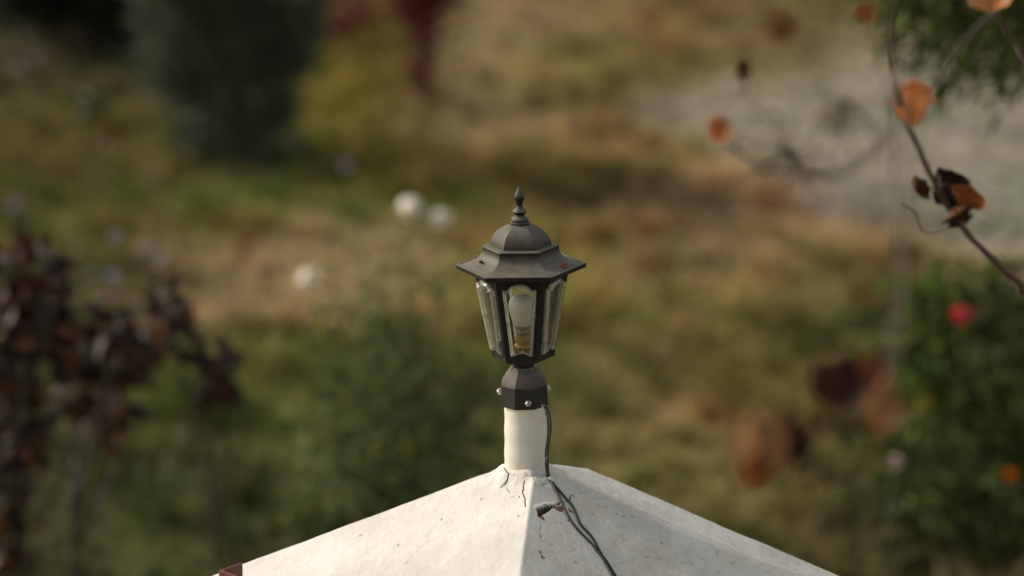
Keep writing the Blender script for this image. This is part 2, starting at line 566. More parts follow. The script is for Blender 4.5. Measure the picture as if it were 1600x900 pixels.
tF = (PL_FL[2] - CAMP[2] - PL_FL[0] * CAMP[0] - PL_FL[1] * CAMP[1]) / (dF[2] + PL_FL[0] * dF[0] + PL_FL[1] * dF[1])
F0 = CAMP + dF * tF
PLANES = [PL_FL, plane(F0, R1, F1), plane(R0, R1, V1),
          plane(V1, V2, V1 + np.array([-0.1, 0.5, -0.25])), plane(np.array([AXX, Y0, zrow(716)]) + np.array([0, 0.0, -0.002]), V1, Lp)]

def softmin(a, b, k):
    h = np.clip(0.5 + 0.5 * (b - a) / k, 0, 1)
    return b * (1 - h) + a * h - k * h * (1 - h)

def cap_height(x, y):
    z = None
    for (a, b, c) in PLANES:
        p = c - a * x - b * y
        z = p if z is None else softmin(z, p, 0.0022)
    r = np.hypot(x - AXX, y - Y0)
    z = softmin(z, np.full_like(z, zrow(727)) + 0 * r, 0.006)
    # plaster trowelled up against the pole
    z = z + 0.006 * np.exp(-((r - 0.034) / 0.014) ** 2)
    return z

def on_cap(px, py):
    """where the sight line through a photo spot meets the cap"""
    d = ray(px, py)
    t = np.linspace(3.0, 4.3, 5200)
    P = CAMP[None] + t[:, None] * d[None]
    below = P[:, 2] < cap_height(P[:, 0], P[:, 1])
    i = int(np.argmax(below)) if below.any() else int(len(t) / 2)
    return P[i]

# cracks and flaked places, as lines and outlines on the plaster
CRACKS = [
    ([(788, 731), (791, 736), (795, 740), (794, 746), (792, 752), (788, 757), (783, 761)], 1.3, 3.0),
    ([(795, 740), (802, 742), (809, 744), (816, 741), (824, 740)], 0.5, 0.8),
    ([(792, 761), (795, 767), (797, 769)], 0.7, 1.5), ([(798, 777), (801, 776), (805, 775)], 0.7, 1.2),
    ([(811, 774), (812, 776)], 0.8, 1.4), ([(820, 750), (818, 758), (817, 768), (819, 775), (821, 783), (822, 791)], 1.1, 2.6),
    ([(832, 742), (835, 750), (838, 757)], 0.6, 1.2), ([(845, 760), (850, 756), (856, 755)], 0.7, 1.4),
    ([(866, 795), (862, 791), (887, 782), (891, 778), (893, 774), (897, 775), (900, 777)], 0.8, 1.6),
    ([(886, 783), (890, 780), (891, 775), (895, 773)], 1.1, 2.2), ([(905, 772), (913, 769), (924, 769)], 0.6, 1.0),
    ([(846, 815), (845, 822), (844, 832), (845, 840)], 0.5, 0.9), ([(842, 835), (847, 838), (843, 841), (848, 846)], 0.6, 1.0),
    ([(850, 790), (862, 791), (870, 789), (876, 784)], 0.8, 1.6),
    ([(706, 829), (690, 836), (671, 845), (655, 855), (644, 868), (634, 880), (629, 900)], 0.35, 0.5),
    ([(1006, 784), (1012, 786), (1018, 788)], 0.6, 1.2), ([(930, 860), (937, 865)], 0.5, 1.0),
    ([(822, 741), (830, 743), (838, 741), (846, 743), (853, 741)], 0.5, 0.9),
]
HOLE = [(838.0, 795), (845, 793), (852, 791), (863, 789.5), (866, 791), (860, 797), (852, 803), (841, 808), (839.5, 801)]
REDS = [[(864, 791), (870, 792), (878, 790), (881, 795), (879, 799), (874, 799), (868, 796)],
        [(841, 806), (847, 805), (851, 810), (850, 815), (847, 812), (843, 809)],
        [(869, 788), (873, 784), (876, 786), (873, 790)], [(888, 793), (892, 796), (897, 800), (893, 801), (889, 799)],
        [(885, 811), (891, 813), (889, 815)], [(842, 861), (847, 861), (848, 865), (844, 866)], [(846, 868), (851, 870), (850, 874), (846, 872)]]

# polar sheet: fine near the pole, coarser outwards
phis = np.concatenate([np.arange(-100, 120, 0.42), np.arange(120, 260, 3.0)])
rads = np.concatenate([np.arange(0.028, 0.20, 0.0011), np.arange(0.20, 0.62, 0.0045)])
def square_limit(ph):
    """distance to the edge of the square cap in that direction"""
    q = (ph + 3.7 + 45) % 90 - 45
    return 0.585 / (math.cos(R(45 - abs(q))) * math.sqrt(2))
lim = np.array([square_limit(p) for p in phis])
lim[(phis > 84) & (phis < 150)] = np.maximum(lim[(phis > 84) & (phis < 150)], 0.56)
RR = np.minimum(rads[None, :], 1e9) * 1.0
RR = 0.028 + (rads[None, :] - 0.028) * ((lim[:, None] - 0.028) / (rads[-1] - 0.028)) ** np.clip((rads[None, :] - 0.16) / 0.2, 0, 1)
PX_ = AXX + RR * np.sin(np.radians(phis))[:, None]
PY_ = Y0 - RR * np.cos(np.radians(phis))[:, None]
CZ = cap_height(PX_, PY_)
def nz(X, Y, s, seed):
    return fbm(X, Y, s, seed)
fade = np.clip((RR - 0.034) / 0.03, 0, 1)
CZ = CZ + 0.0011 * nz(PX_, PY_, 22, 21) * fade + 0.0006 * nz(PX_, PY_, 90, 22)
# rougher, pitted render on the right-hand faces, lumps of plaster round the pole
right = np.clip((PX_ - AXX - 0.0) / 0.06, 0, 1)
near = np.exp(-((RR - 0.05) / 0.022) ** 2)
CZ = CZ + near * 0.0028 * nz(PX_, PY_, 95, 24)
tint = np.zeros(PX_.shape + (3,))
zone = RR < 0.62

def seg_dist(X, Y, pts):
    best = np.full(X.shape, 9.0)
    for (a, b) in zip(pts[:-1], pts[1:]):
        ab = b - a; L2 = max((ab ** 2).sum(), 1e-12)
        t = np.clip(((X - a[0]) * ab[0] + (Y - a[1]) * ab[1]) / L2, 0, 1)
        best = np.minimum(best, np.hypot(X - a[0] - t * ab[0], Y - a[1] - t * ab[1]))
    return best

def inside(X, Y, poly):
    c = np.zeros(X.shape, bool)
    n = len(poly)
    for i in range(n):
        x1, y1 = poly[i]; x2, y2 = poly[(i + 1) % n]
        if y1 == y2: continue
        cond = ((y1 > Y) != (y2 > Y)) & (X < (x2 - x1) * (Y - y1) / (y2 - y1) + x1)
        c ^= cond
    return c

# slightly wandering copies of the coordinates make the outlines ragged
WX = PX_ + 0.0008 * nz(PX_, PY_, 420, 31); WY = PY_ + 0.0012 * nz(PX_, PY_, 380, 32)
for pts, w, depth in CRACKS:
    jag = [pts[0]]
    for a_, b_ in zip(pts[:-1], pts[1:]):            # break every stretch into short angular steps
        k_ = max(1, int(math.hypot(b_[0] - a_[0], b_[1] - a_[1]) / 3.5))
        for q_ in range(1, k_ + 1):
            t_ = q_ / k_
            e_ = 0.9 if q_ < k_ else 0.3
            jag.append((a_[0] + (b_[0] - a_[0]) * t_ + random.uniform(-e_, e_), a_[1] + (b_[1] - a_[1]) * t_ + random.uniform(-e_, e_)))
    P3 = [on_cap(*p)[:2] for p in jag]
    d = seg_dist(WX, WY, P3)
    wm = w * 1.15e-3
    prof = np.clip(1 - d / wm, 0, 1)
    CZ -= depth * 1.1e-3 * prof
    tint[..., 0] = np.maximum(tint[..., 0], np.clip(1.25 * (1 - d / (wm * 0.95)), 0, 1) * min(1.0, 0.55 + depth * 0.28))
for poly in REDS:
    P2 = [on_cap(*p)[:2] for p in poly]
    m_ = inside(WX, WY, P2)
    tint[..., 2][m_] = 1.0
    CZ[m_] -= 0.0006
P2 = [on_cap(*p)[:2] for p in HOLE]
m_ = inside(WX, WY, P2)
d = seg_dist(WX, WY, P2 + [P2[0]])
tint[..., 1][m_] = 1.0
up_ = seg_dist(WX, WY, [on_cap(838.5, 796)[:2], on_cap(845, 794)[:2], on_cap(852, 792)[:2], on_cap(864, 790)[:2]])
tint[..., 0][m_] = np.maximum(tint[..., 0][m_], np.clip(1.5 - up_[m_] / 0.006, 0, 1))  # shade under the hole's upper edge, painted into the tint
CZ[m_] -= np.clip(d[m_] * 2.5, 0, 0.009) + 0.003
# the lip of plaster above the hole stands proud
lip = seg_dist(WX, WY, [on_cap(838, 793)[:2], on_cap(850, 789)[:2], on_cap(866, 788)[:2]])
CZ[~m_] += (0.0016 * np.clip(1 - lip / 0.005, 0, 1))[~m_]
# the right-hand arris is a worn bead of plaster
arr = [on_cap(*q)[:2] for q in ((866, 741), (900, 757), (950, 777), (1000, 798), (1060, 823), (1130, 852), (1200, 881), (1250, 899))]
da = seg_dist(PX_ + 0.0015 * nz(PX_, PY_, 60, 33), PY_, arr)
CZ += 0.0022 * np.exp(-(da / 0.006) ** 2) * np.clip(0.8 + 0.5 * nz(PX_, PY_, 50, 34), 0, 1.4)
# pinholes
for q in ((563, 837), (963, 803), (810, 806), (752, 780), (1034, 848), (622, 852), (900, 879), (690, 812)):
    p = on_cap(*q)
    dd = np.hypot(PX_ - p[0], PY_ - p[1])
    tint[..., 0] = np.maximum(tint[..., 0], np.clip(1.4 - dd / 0.0018, 0, 1) * 0.9)

npj, nr = PX_.shape
idx = np.arange(npj * nr).reshape(npj, nr)
nxt = np.roll(idx, -1, axis=0)
F = np.stack([idx[:, :-1], idx[:, 1:], nxt[:, 1:], nxt[:, :-1]], -1).reshape(-1, 4)
V = np.stack([PX_, PY_, CZ], -1).reshape(-1, 3)
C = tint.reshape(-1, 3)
# the edge of the cap: a slab face going down and back in
edge = V.reshape(npj, nr, 3)[:, -1]
e1 = edge.copy(); e1[:, 2] = e1[:, 2] - 0.07
cen = np.array([AXX, Y0, 0])
e2 = cen + (e1 - cen) * np.array([0.80, 0.80, 1.0])
base = len(V)
V = np.concatenate([V, e1, e2]); C = np.concatenate([C, np.zeros((2 * npj, 3))])
j = np.arange(npj); j2 = np.roll(j, -1)
F = np.concatenate([F, np.stack([idx[:, -1], base + j, base + j2, nxt[:, -1]], -1),
                    np.stack([base + j, base + npj + j, base + npj + j2, base + j2], -1)])
pillar = empty('plastered_pillar', (AXX, Y0, 0), 'white plastered pillar with a cracked hipped cap, carrying the lantern pole', 'pillar')
inv = np.array([AXX, Y0, 0])
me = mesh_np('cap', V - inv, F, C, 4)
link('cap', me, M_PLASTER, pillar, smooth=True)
# shaft below the cap
hz = float(e2[:, 2].min()) + 0.012
s = 0.40 * 1.0
Vs, Fs = lathe([(0.50, hz + 0.10), (0.50, 0.30), (0.56, 0.29), (0.56, -0.10)], 4, R(-93.7 + 90))
link('shaft', mesh_py('shaft', Vs, Fs), M_PLASTER, pillar)

# ------------------------------------------------------------------ pole on the cap
def pole_part():
    prof = []
    zt, zb = zrow(628), zrow(745)
    for i in range(31):
        z = zt + (zb - zt) * i / 30
        prof.append((0.0336 + 0.0004 * math.sin(i * 0.7), z))
    V, F = lathe(prof, 72, 0, True, True)
    V2 = []
    for v in V:
        f = 1 + 0.004 * mnoise.noise(Vector(v) * 18)
        V2.append((v[0] * f, v[1] * f, v[2]))
    return V2, F
V, F = pole_part()
pole = link('lantern_pole', mesh_py('lantern_pole', V, F), M_POLE, sharp=50)
pole.location = (AXX, Y0, 0)
setp(pole, 'short cream painted round pole rising from the pillar cap under the lantern', 'pole')

# ================================================================== THE LANTERN
ZB = zrow(640)
lant = empty('post_lantern', ((820.3 - 800) * PX, Y0, ZB), 'dark grey six-sided metal lantern with clear moulded panes on top of the pole', 'lantern', rot=(0, R(-1.5), R(-3.0)))
def zl(row): return zrow(row) - ZB
def prof_px(rows): return [(r * PX, zl(row)) for r, row in rows]

# collar: eight-sided
V, F = lathe(prof_px([(19.5, 572.5), (21.5, 573), (30, 583), (36.5, 593), (38.8, 598), (39.3, 612), (40, 630), (34.5, 630.5), (34.3, 618), (34.2, 600)]), 8, R(22.5 + 3.0))
o = link('collar', mesh_py('collar', V, F), M_IRON, lant, sharp=12)
bv = o.modifiers.new('bevel', 'BEVEL'); bv.width = 0.0009; bv.segments = 2; bv.limit_method = 'ANGLE'; bv.angle_limit = R(20)
V, F = lathe(prof_px([(19.0, 572.0), (19.5, 574), (17, 574.5)]), 32)
link('collar_ring', mesh_py('collar_ring', V, F), M_GREYBAND, lant, sharp=35)
V, F = lathe(prof_px([(15, 552), (15.5, 563), (17.5, 565), (17.5, 568), (16.5, 569), (16.8, 574)]), 32)
link('neck', mesh_py('neck', V, F), M_IRON, lant, sharp=35)

# set screws in the collar
def bolt(name_head, ang, row, r0):
    V, F = lathe([(0.0035, 0.0125), (0.0046, 0.0118), (0.0054, 0.0105), (0.0054, 0.0065), (0.0048, 0.006), (0.0032, 0.006), (0.0032, -0.004)], 6)
    V2, F2 = lathe([(0.0026, 0.0135), (0.0030, 0.0130), (0.0030, 0.012)], 12)
    V, F = joinVF([(V, F), (V2, F2)])
    o = link(name_head, mesh_py(name_head, V, F), M_STEEL, lant, sharp=30)
    d = Vector((math.cos(ang), math.sin(ang), 0))
    o.rotation_euler = d.to_track_quat('Z', 'Y').to_euler()
    o.location = (d.x * r0, d.y * r0, zl(row))
bolt('bolt', R(-90 + 8.5 + 3), 619, 0.0305)
bolt('bolt', R(180 + 6), 610, 0.0300)
bolt('bolt', R(0 + 4), 608.5, 0.0290)

# cage: six cast sides with scalloped openings
ROT = R(0)
RT0, RB0 = 73.5, 47.5          # corner radius at top and bottom
ROW_T, ROW_B = 417.5, 556.0
def rad_at(row): return RT0 + (RB0 - RT0) * (row - ROW_T) / (ROW_B - ROW_T)
def opening(n_side=5, n_top=14, n_bot=8, grow=0.0):
    """outline of one opening in (half-width px, row), anticlockwise from bottom left, seen from outside"""
    pts = []
    rT, rP, rB, rQ = 439 - grow, 429.5 - grow, 543 + grow, 538.5 + grow
    hT, hB = 25.5 + grow, 15.8 + grow
    for i in range(n_side):
        t = i / n_side
        pts.append((-hB + (hB - hT) * t, rB + (rT - rB) * t))
    for i in range(n_top + 1):                       # shoulders then arch
        t = -1 + 2 * i / n_top
        if abs(t) > 0.62: row = rT
        else: row = rT - 1.2 - (rT - rP - 1.2) * math.sqrt(max(0, 1 - (t / 0.62) ** 2))
        pts.append((hT * t, row))
    for i in range(1, n_side):
        t = i / n_side
        pts.append((hT + (hB - hT) * t, rT + (rB - rT) * t))
    for i in range(n_bot + 1):
        t = 1 - 2 * i / n_bot
        row = rB - (rB - rQ) * max(0, math.cos(t * math.pi / 2 * 1.25))
        pts.append((hB * t, row))
    pts.pop()
    return pts
def side_point(k, hw, row, off):
    """point on side k: hw px across, row down, off metres out of the face"""
    a = ROT + R(60 * k - 90)
    ap = rad_at(row) * PX * math.cos(R(30)) + off
    n = (math.cos(a), math.sin(a)); t = (-n[1], n[0])
    return (n[0] * ap + t[0] * hw * PX, n[1] * ap + t[1] * hw * PX, zl(row))
def cage():
    parts = []
    op = opening()
    n = len(op)
    # outer rim matched point by point with the opening
    def outer(p):
        hw, row = p
        cx, cy = 0, 490
        best = None
        dx, dy = hw - cx, row - cy
        ts = []
        if dy < 0: ts.append((ROW_T - cy) / dy)
        if dy > 0: ts.append((ROW_B - cy) / dy)
        for s_ in (-1, 1):                     # sloping sides: hw = s*rad(row)/2
            m_ = (RB0 - RT0) / (ROW_B - ROW_T) / 2
            den = dx - s_ * m_ * dy
            if abs(den) > 1e-9:
                t = s_ * (rad_at(cy) / 2) / den
                if t > 0: ts.append(t)
        t = min(v for v in ts if v > 0)
        return (cx + dx * t, cy + dy * t)
    corners = [(-RB0 / 2, ROW_B), (-RT0 / 2, ROW_T), (RT0 / 2, ROW_T), (RB0 / 2, ROW_B)]
    ou = [outer(p) for p in op]
    for c in corners:                          # snap the nearest rim point onto each corner
        i = min(range(n), key=lambda q: (ou[q][0] - c[0]) ** 2 + (ou[q][1] - c[1]) ** 2)
        ou[i] = c
    for k in range(6):
        V = []
        for off, ring in ((0.0, ou), (0.0, op), (-0.003, op), (-0.003, [(h * 0.97, r) for h, r in ou])):
            V += [side_point(k, h, r, off) for h, r in ring]
        F = []
        for i in range(n):
            i2 = (i + 1) % n
            F.append((i, i2, n + i2, n + i))
            F.append((n + i, n + i2, 2 * n + i2, 2 * n + i))
            F.append((2 * n + i, 2 * n + i2, 3 * n + i2, 3 * n + i))
        F = [tuple(reversed(f)) for f in F]
        parts.append((V, F))
    # floor of the cage
    parts.append(lathe(prof_px([(RB0 + 0.3, ROW_B - 7), (RB0 + 0.2, ROW_B + 0.3), (RB0 - 5, ROW_B + 2.5), (15, ROW_B + 5)]), 6, ROT, False, True))
    parts.append(lathe(prof_px([(RB0 - 1.0, ROW_B - 3.2), (14, ROW_B - 3.0)]), 6, ROT, False, True))
    # raised corner ribs
    for k in range(6):
        a = ROT + R(60 * k)
        d = Vector((math.cos(a), math.sin(a), 0)); t = Vector((-d.y, d.x, 0))
        V = []
        for row in (ROW_T, ROW_B + 0.2):
            rr = rad_at(row) * PX
            c = Vector((0, 0, zl(row)))
            V += [c + d * (rr + 0.0016), c + d * (rr - 0.0035) + t * 0.0062, c + d * (rr - 0.006), c + d * (rr - 0.0035) - t * 0.0062]
        F = [(0, 1, 5, 4), (1, 2, 6, 5), (2, 3, 7, 6), (3, 0, 4, 7), (0, 3, 2, 1), (4, 5, 6, 7)]
        parts.append((V, F))
    return joinVF(parts)
V, F = cage()
me = mesh_py('cage', V, F)
link('cage', me, M_IRON, lant)

# panes: moulded glass pushed out through each opening
PANE_N = 0
def pane_mesh():
    o0 = opening(grow=1.2)
    rings = [(0.0, -0.002), (0.0, 0.0045), (1.0, 0.0065), (6.0, 0.0095)]
    inner = [(6.0, 0.0070), (2.6, 0.0042), (2.4, -0.002)]
    V = []
    n = len(o0)
    for d, off in rings + inner:
        V += [side_point(0, h, r, off) for h, r in opening(grow=1.2 - d)]
    F = []
    total = len(rings) + len(inner)
    for j in range(total - 1):
        if j == len(rings) - 1: continue
        for i in range(n):
            i2 = (i + 1) % n
            F.append((j * n + i, j * n + i2, (j + 1) * n + i2, (j + 1) * n + i))
    for j0, off in ((len(rings) - 1, rings[-1][1]), (len(rings), inner[0][1])):
        c = len(V)
        V.append(side_point(0, 0, 488, off))
        for i in range(n):
            F.append((j0 * n + i, j0 * n + (i + 1) % n, c))
    j = total - 1
    for i in range(n):
        i2 = (i + 1) % n
        F.append((j * n + i, j * n + i2, i2, i))
    return V, F
V, F = pane_mesh()
pm = mesh_py('pane', V, F)
np_ = (len(V) - 2) // 7
ca = pm.color_attributes.new('tint', 'FLOAT_COLOR', 'POINT')
for i_ in range(len(V)):
    f_ = (0.34, 0.38, 0.52, 0.05, 0.0, 0.04, 0.10)[i_ // np_] if i_ < 7 * np_ else 0.015  # heavier film on the bevel rings: dust plus painted-in edge highlights
    ca.data[i_].color = (f_, f_, f_, 1)
bm = bmesh.new(); bm.from_mesh(pm); bmesh.ops.recalc_face_normals(bm, faces=bm.faces[:]); bm.to_mesh(pm); bm.free()
for k in range(6):
    o = link('pane', pm, M_GLASS, lant)
    o.rotation_euler = (0, 0, R(60 * k))

# bulb and its holder
V, F = lathe(prof_px([(0.6, 459), (8, 460), (15, 463.5), (19.5, 469), (21.6, 476), (21, 484), (18.5, 492), (16.3, 500), (15, 506), (13.6, 508)]), 40)
link('bulb', mesh_py('bulb', V, F), M_BULB, lant, sharp=60)
V, F = lathe(prof_px([(11.5, 508), (11.8, 511), (10.8, 512), (10.8, 516), (11.5, 517), (11.5, 519), (9.5, 521), (9.5, 523)]), 32)
link('bulb_cap', mesh_py('bulb_cap', V, F), M_GREYBAND, lant, sharp=35)
V, F = lathe(prof_px([(11, 521), (12.3, 522), (12.3, 536), (14, 538), (14.6, 541), (14.6, 549), (16, 550), (16, 556)]), 32)
link('bulb_holder', mesh_py('bulb_holder', V, F), M_BRASS, lant, sharp=35)

# roof: flared skirt, rim, dome, finial
skirt = [(60, 384.5), (59.6, 388), (60.6, 393), (63.5, 398), (69, 402.5), (77, 406.3), (86, 409.3), (94.0, 411.4), (95.2, 412.6), (96.3, 411.0), (97.2, 410.8), (101.9, 412.0), (102.2, 412.8), (101.0, 418.6), (97, 419), (96, 416.5), (74, 415.5), (70, 418.5), (50, 418.5)]
V, F = lathe(prof_px([(44, 382.0), (59, 383.0)] + skirt), 6, ROT)
o = link('roof', mesh_py('roof', V, F), M_IRON, lant, sharp=20)
dome = [(12, 348.8), (17, 349.6), (23, 351.8), (29, 354.6), (34.5, 358.3), (39, 362.8), (42.6, 367.5), (45.3, 372.2), (47.2, 377), (48.2, 383.2)]
V, F = lathe(prof_px(dome), 6, ROT)
link('dome', mesh_py('dome', V, F), M_IRON, lant, sharp=24)
fin = [(0.4, 289.8), (1.6, 293), (4.2, 298), (6.8, 303.5), (8.2, 308), (7.6, 311), (5.6, 315), (4.8, 319), (4.9, 322.5), (6.5, 325.5), (10.6, 328.6), (11.4, 330.3), (10.4, 332), (8.2, 333.6), (7.6, 335.6),
       (8.6, 338), (12.6, 340.5), (13.6, 342), (13.7, 344.6), (12.4, 345.2), (12.4, 346.2), (15.6, 346.6), (15.9, 348), (15.7, 352), (14.8, 352.6)]
V, F = lathe(prof_px(fin), 40)
link('finial', mesh_py('finial', V, F), M_IRON, lant, sharp=33)
for (ang, rr, row, sz) in ((R(228), 45.5, 374.5, 0.0011), (R(240), 42, 371, 0.0007), (R(-68), 66, 478, 0.0007), (R(-125), 62, 458, 0.0006)):
    V, F = blob((0, 0, 0), sz, rr, 1, 0.4)
    o = link('lime_speck', mesh_py('lime_speck', V, F), M_CLIP, lant)
    rf = 0.90 if row < 400 else 0.95
    o.location = (math.cos(ang) * rr * PX * rf, math.sin(ang) * rr * PX * rf, zl(row))
# screws through the skirt
for ang, rr, row, m_, sc in ((R(-30 + 5), 78, 408.2, M_RUST, 1.0), (R(205), 68, 401.5, M_CABLE, 0.6), (R(90), 80, 408.5, M_RUST, 1.0)):
    V, F = lathe([(0.0012, 0.0042), (0.0026, 0.0036), (0.0033, 0.0022), (0.0030, 0.0010), (0.0065, 0.0006), (0.007, -0.002)], 14)
    V = [(x * sc, y * sc, z * sc) for x, y, z in V]
    o = link('screw', mesh_py('screw', V, F), m_, lant, sharp=40)
    o.location = (math.cos(ang) * rr * PX * 0.98, math.sin(ang) * rr * PX * 0.98, zl(row))
    o.rotation_euler = (0.12, 0.25, 0)

# ------------------------------------------------------------------ cable and clip
def wire(px_pole, px_cap, r=0.00185):
    pts = [at(x, y, D) for x, y, D in px_pole]
    for x, y in px_cap:
        p = on_cap(x, y); p[2] = float(cap_height(np.array([p[0]]), np.array([p[1]]))[0]) + r * 1.15
        pts.append(p)
    d = pts[-1] - pts[-2]
    last = pts[-1]
    for s_ in (1, 2, 3, 4, 5, 6):                 # on down the cap, out of the picture
        q = last + d / np.linalg.norm(d[:2]) * 0.055 * s_
        if s_ < 6:
            q[2] = float(cap_height(np.array([q[0]]), np.array([q[1]]))[0]) + r * 1.15
        pts.append(q)
    return tube(curve(pts, 6), r, 8)
w1 = wire([(850.5, 633, 3.80), (856.0, 641, 3.79), (859.8, 655, 3.785), (860.2, 672, 3.785), (858.4, 686, 3.785), (856.2, 700, 3.785), (855.6, 714, 3.785), (856, 728, 3.78)],
          [(858, 745), (861, 755), (866, 763), (873, 776), (880, 791), (889, 810), (900, 826), (914, 841), (926, 853), (936, 866), (946, 881), (955, 897)])
w2 = wire([(847.5, 633, 3.795), (852.5, 643, 3.785), (856, 656, 3.78), (856.8, 670, 3.78), (855.4, 686, 3.78), (853.2, 700, 3.78), (852.4, 714, 3.78), (853.0, 728, 3.775)],
          [(855.5, 745), (861.5, 753), (870, 764), (882, 778), (895, 793), (901, 806), (908, 822), (918, 833), (927, 844), (933, 855), (940, 868), (949, 881), (959, 897)])
cable = empty('lamp_cable', AX, 'pair of thin black wires hanging from the lantern collar and running down the cap', 'cable')
for w_ in (w1, w2):
    V = [tuple(np.array(v) - AX) for v in w_[0]]
    link('wire', mesh_py('wire', V, w_[1]), M_CABLE, cable, sharp=60)
cp = on_cap(859.5, 752)
clip = empty('cable_clip', cp + np.array([0, 0, 0.002]), 'small white plastic clip holding the wires to the plaster beside the pole', 'clip')
n_ = 9
V, F = [], []
for zi in (-0.003, 0.003):
    for rr in (0.0036, 0.0052):
        for i in range(n_):
            a = math.pi * i / (n_ - 1)
            V.append((math.cos(a) * rr * 1.15, zi, math.sin(a) * rr))
def q4(a, b, c, d): F.append((a, b, c, d))
for i in range(n_ - 1):
    q4(i, i + 1, n_ + i + 1, n_ + i); q4(2 * n_ + i, 3 * n_ + i, 3 * n_ + i + 1, 2 * n_ + i + 1)
    q4(n_ + i, n_ + i + 1, 3 * n_ + i + 1, 3 * n_ + i); q4(i, 2 * n_ + i, 2 * n_ + i + 1, i + 1)
q4(0, n_, 3 * n_, 2 * n_); q4(n_ - 1, 3 * n_ - 1, 4 * n_ - 1, 2 * n_ - 1)
o = link('saddle', mesh_py('saddle', V, F), M_CLIP, clip, sharp=40)
V, F = lathe([(0.0018, 0.0050), (0.0024, 0.0045), (0.0024, 0.0036), (0.0012, 0.003), (0.0012, -0.004)], 12)
V = [(x - 0.0062, y - 0.001, z) for x, y, z in V]
V2, F2 = lathe([(0.0034, 0.0036), (0.0038, 0.003), (0.0038, -0.002)], 12)
V2 = [(x - 0.0062, y - 0.001, z) for x, y, z in V2]
link('nail_boss', mesh_py('nail_boss', V2, F2), M_CLIP, clip, sharp=40)
link('nail', mesh_py('nail', V, F), M_STEEL, clip, sharp=40)
clip.rotation_euler = (R(18), R(8), R(-28))

# ------------------------------------------------------------------ steel angle post beside the cap
def angle_post():
    p0 = at(341.5, 891.0, 3.60)
    t = 0.0042
    # two flanges meeting at p0
    d1 = np.array([math.cos(R(48)), math.sin(R(48)), 0])
    d2 = np.array([math.cos(R(-42)), math.sin(R(-42)), 0])
    w = 0.044
    O = np.zeros(3)
    ring = [O, d1 * w, d1 * w + d2 * t, d1 * (t + 0.003) + d2 * t, d1 * t + d2 * (t + 0.003), d1 * t + d2 * w, d2 * w]
    V = []
    for z in (0, -p0[2] - 0.2):
        V += [p + np.array([0, 0, z]) for p in ring]
    n = len(ring)
    F = [tuple(range(n)), tuple(reversed(range(n, 2 * n)))]
    F += [(i, n + i, n + (i + 1) % n, (i + 1) % n) for i in range(n)]
    me = mesh_py('steel_post', V, F)
    bm = bmesh.new(); bm.from_mesh(me); bmesh.ops.recalc_face_normals(bm, faces=bm.faces[:]); bm.to_mesh(me); bm.free()
    o = link('steel_post', me, M_REDOX)
    o.location = p0
    bv = o.modifiers.new('bevel', 'BEVEL'); bv.width = 0.0006; bv.segments = 2
    setp(o, 'red-brown painted steel angle post at the left foot of the white cap', 'post')
angle_post()

# ================================================================== PLANTS BEHIND
# ------------------------------------------------------------------ rose bush
def bush(name, label, cat, base, centre, radii, n, nclump, spread, leafL, cols, mat, stems, barkm, clump_tint=0.25, up=0.4, aspect=0.55, hollow=0.2):
    root = empty(name, base, label, cat)
    b = np.array(base)
    p, idx, cc = clump_points(n, centre, radii, nclump, spread, hollow)
    keep = p[:, 2] > 0.03
    p, idx = p[keep], idx[keep]
    m = len(p)
    ct = 1 + rng.normal(0, clump_tint, (nclump, 1))
    pick = rng.integers(0, len(cols), m)
    c = np.array(cols)[pick] * np.clip(ct[idx], 0.35, 1.9) * (1 + rng.normal(0, 0.15, (m, 1)))
    d = unit(p - cc[idx]) + rng.normal(0, 0.5, (m, 3)) + np.array([0, 0, up])
    L = leafL * (0.6 + 0.7 * rng.random(m))
    V, F, C = leaves_np(p, d, L, L * aspect, np.clip(c, 0.003, 0.9))
    o = link('foliage', mesh_np('foliage', V - b, F, C), mat, root)
    o['kind'] = 'stuff'
    sp = []
    for k in range(stems):
        tgt = cc[k % nclump]
        s0 = b + np.array([rng.normal(0, 0.05), rng.normal(0, 0.05), -0.03])
        mid = (s0 + tgt) / 2 + rng.normal(0, 0.06, 3) * np.array([1, 1, 0.3])
        cv = curve([s0 - b, mid - b, tgt - b], 5)
        rr = np.linspace(0.012, 0.003, len(cv)) * (0.8 + 0.5 * rng.random())
        sp.append(tube(cv, list(rr), 5))
    V, F = joinVF(sp)
    link('stems', mesh_py('stems', V, F), barkm, root, smooth=True)
    return root, cc

def petals(n_l, size, colA, colB, cup=0.9):
    """a layered bloom"""
    P, D, Ls, Cs = [], [], [], []
    for k in range(n_l):
        t = k / n_l
        a = k * 2.399
        el = R(80 - 75 * t)
        d = np.array([math.cos(a) * math.cos(el), math.sin(a) * math.cos(el), math.sin(el)])
        P.append(-0.15 * size * np.array([0, 0, 1]) + 0.06 * size * d)
        D.append(d); Ls.append(size * (0.55 + 0.45 * t))
        Cs.append(np.array(colA) * (1 - t) + np.array(colB) * t)
    Ls = np.array(Ls)
    return leaves_np(np.array(P), np.array(D), Ls, Ls * 0.95, np.array(Cs), fold=0.12, droop=-0.15)

def stem_to(parent, a, b, r0, r1, mat, bend=0.05, name='stem'):
    a, b = np.array(a, float), np.array(b, float)
    mid = (a + b) / 2 + rng.normal(0, bend, 3) * np.array([1, 1, 0.2])
    cv = curve([a, mid, b], 6)
    V, F = tube(cv, list(np.linspace(r0, r1, len(cv))), 6)
    V = [tuple(np.array(v) - np.array(parent.location)) for v in V]
    return link(name, mesh_py(name, V, F), mat, parent, smooth=True)

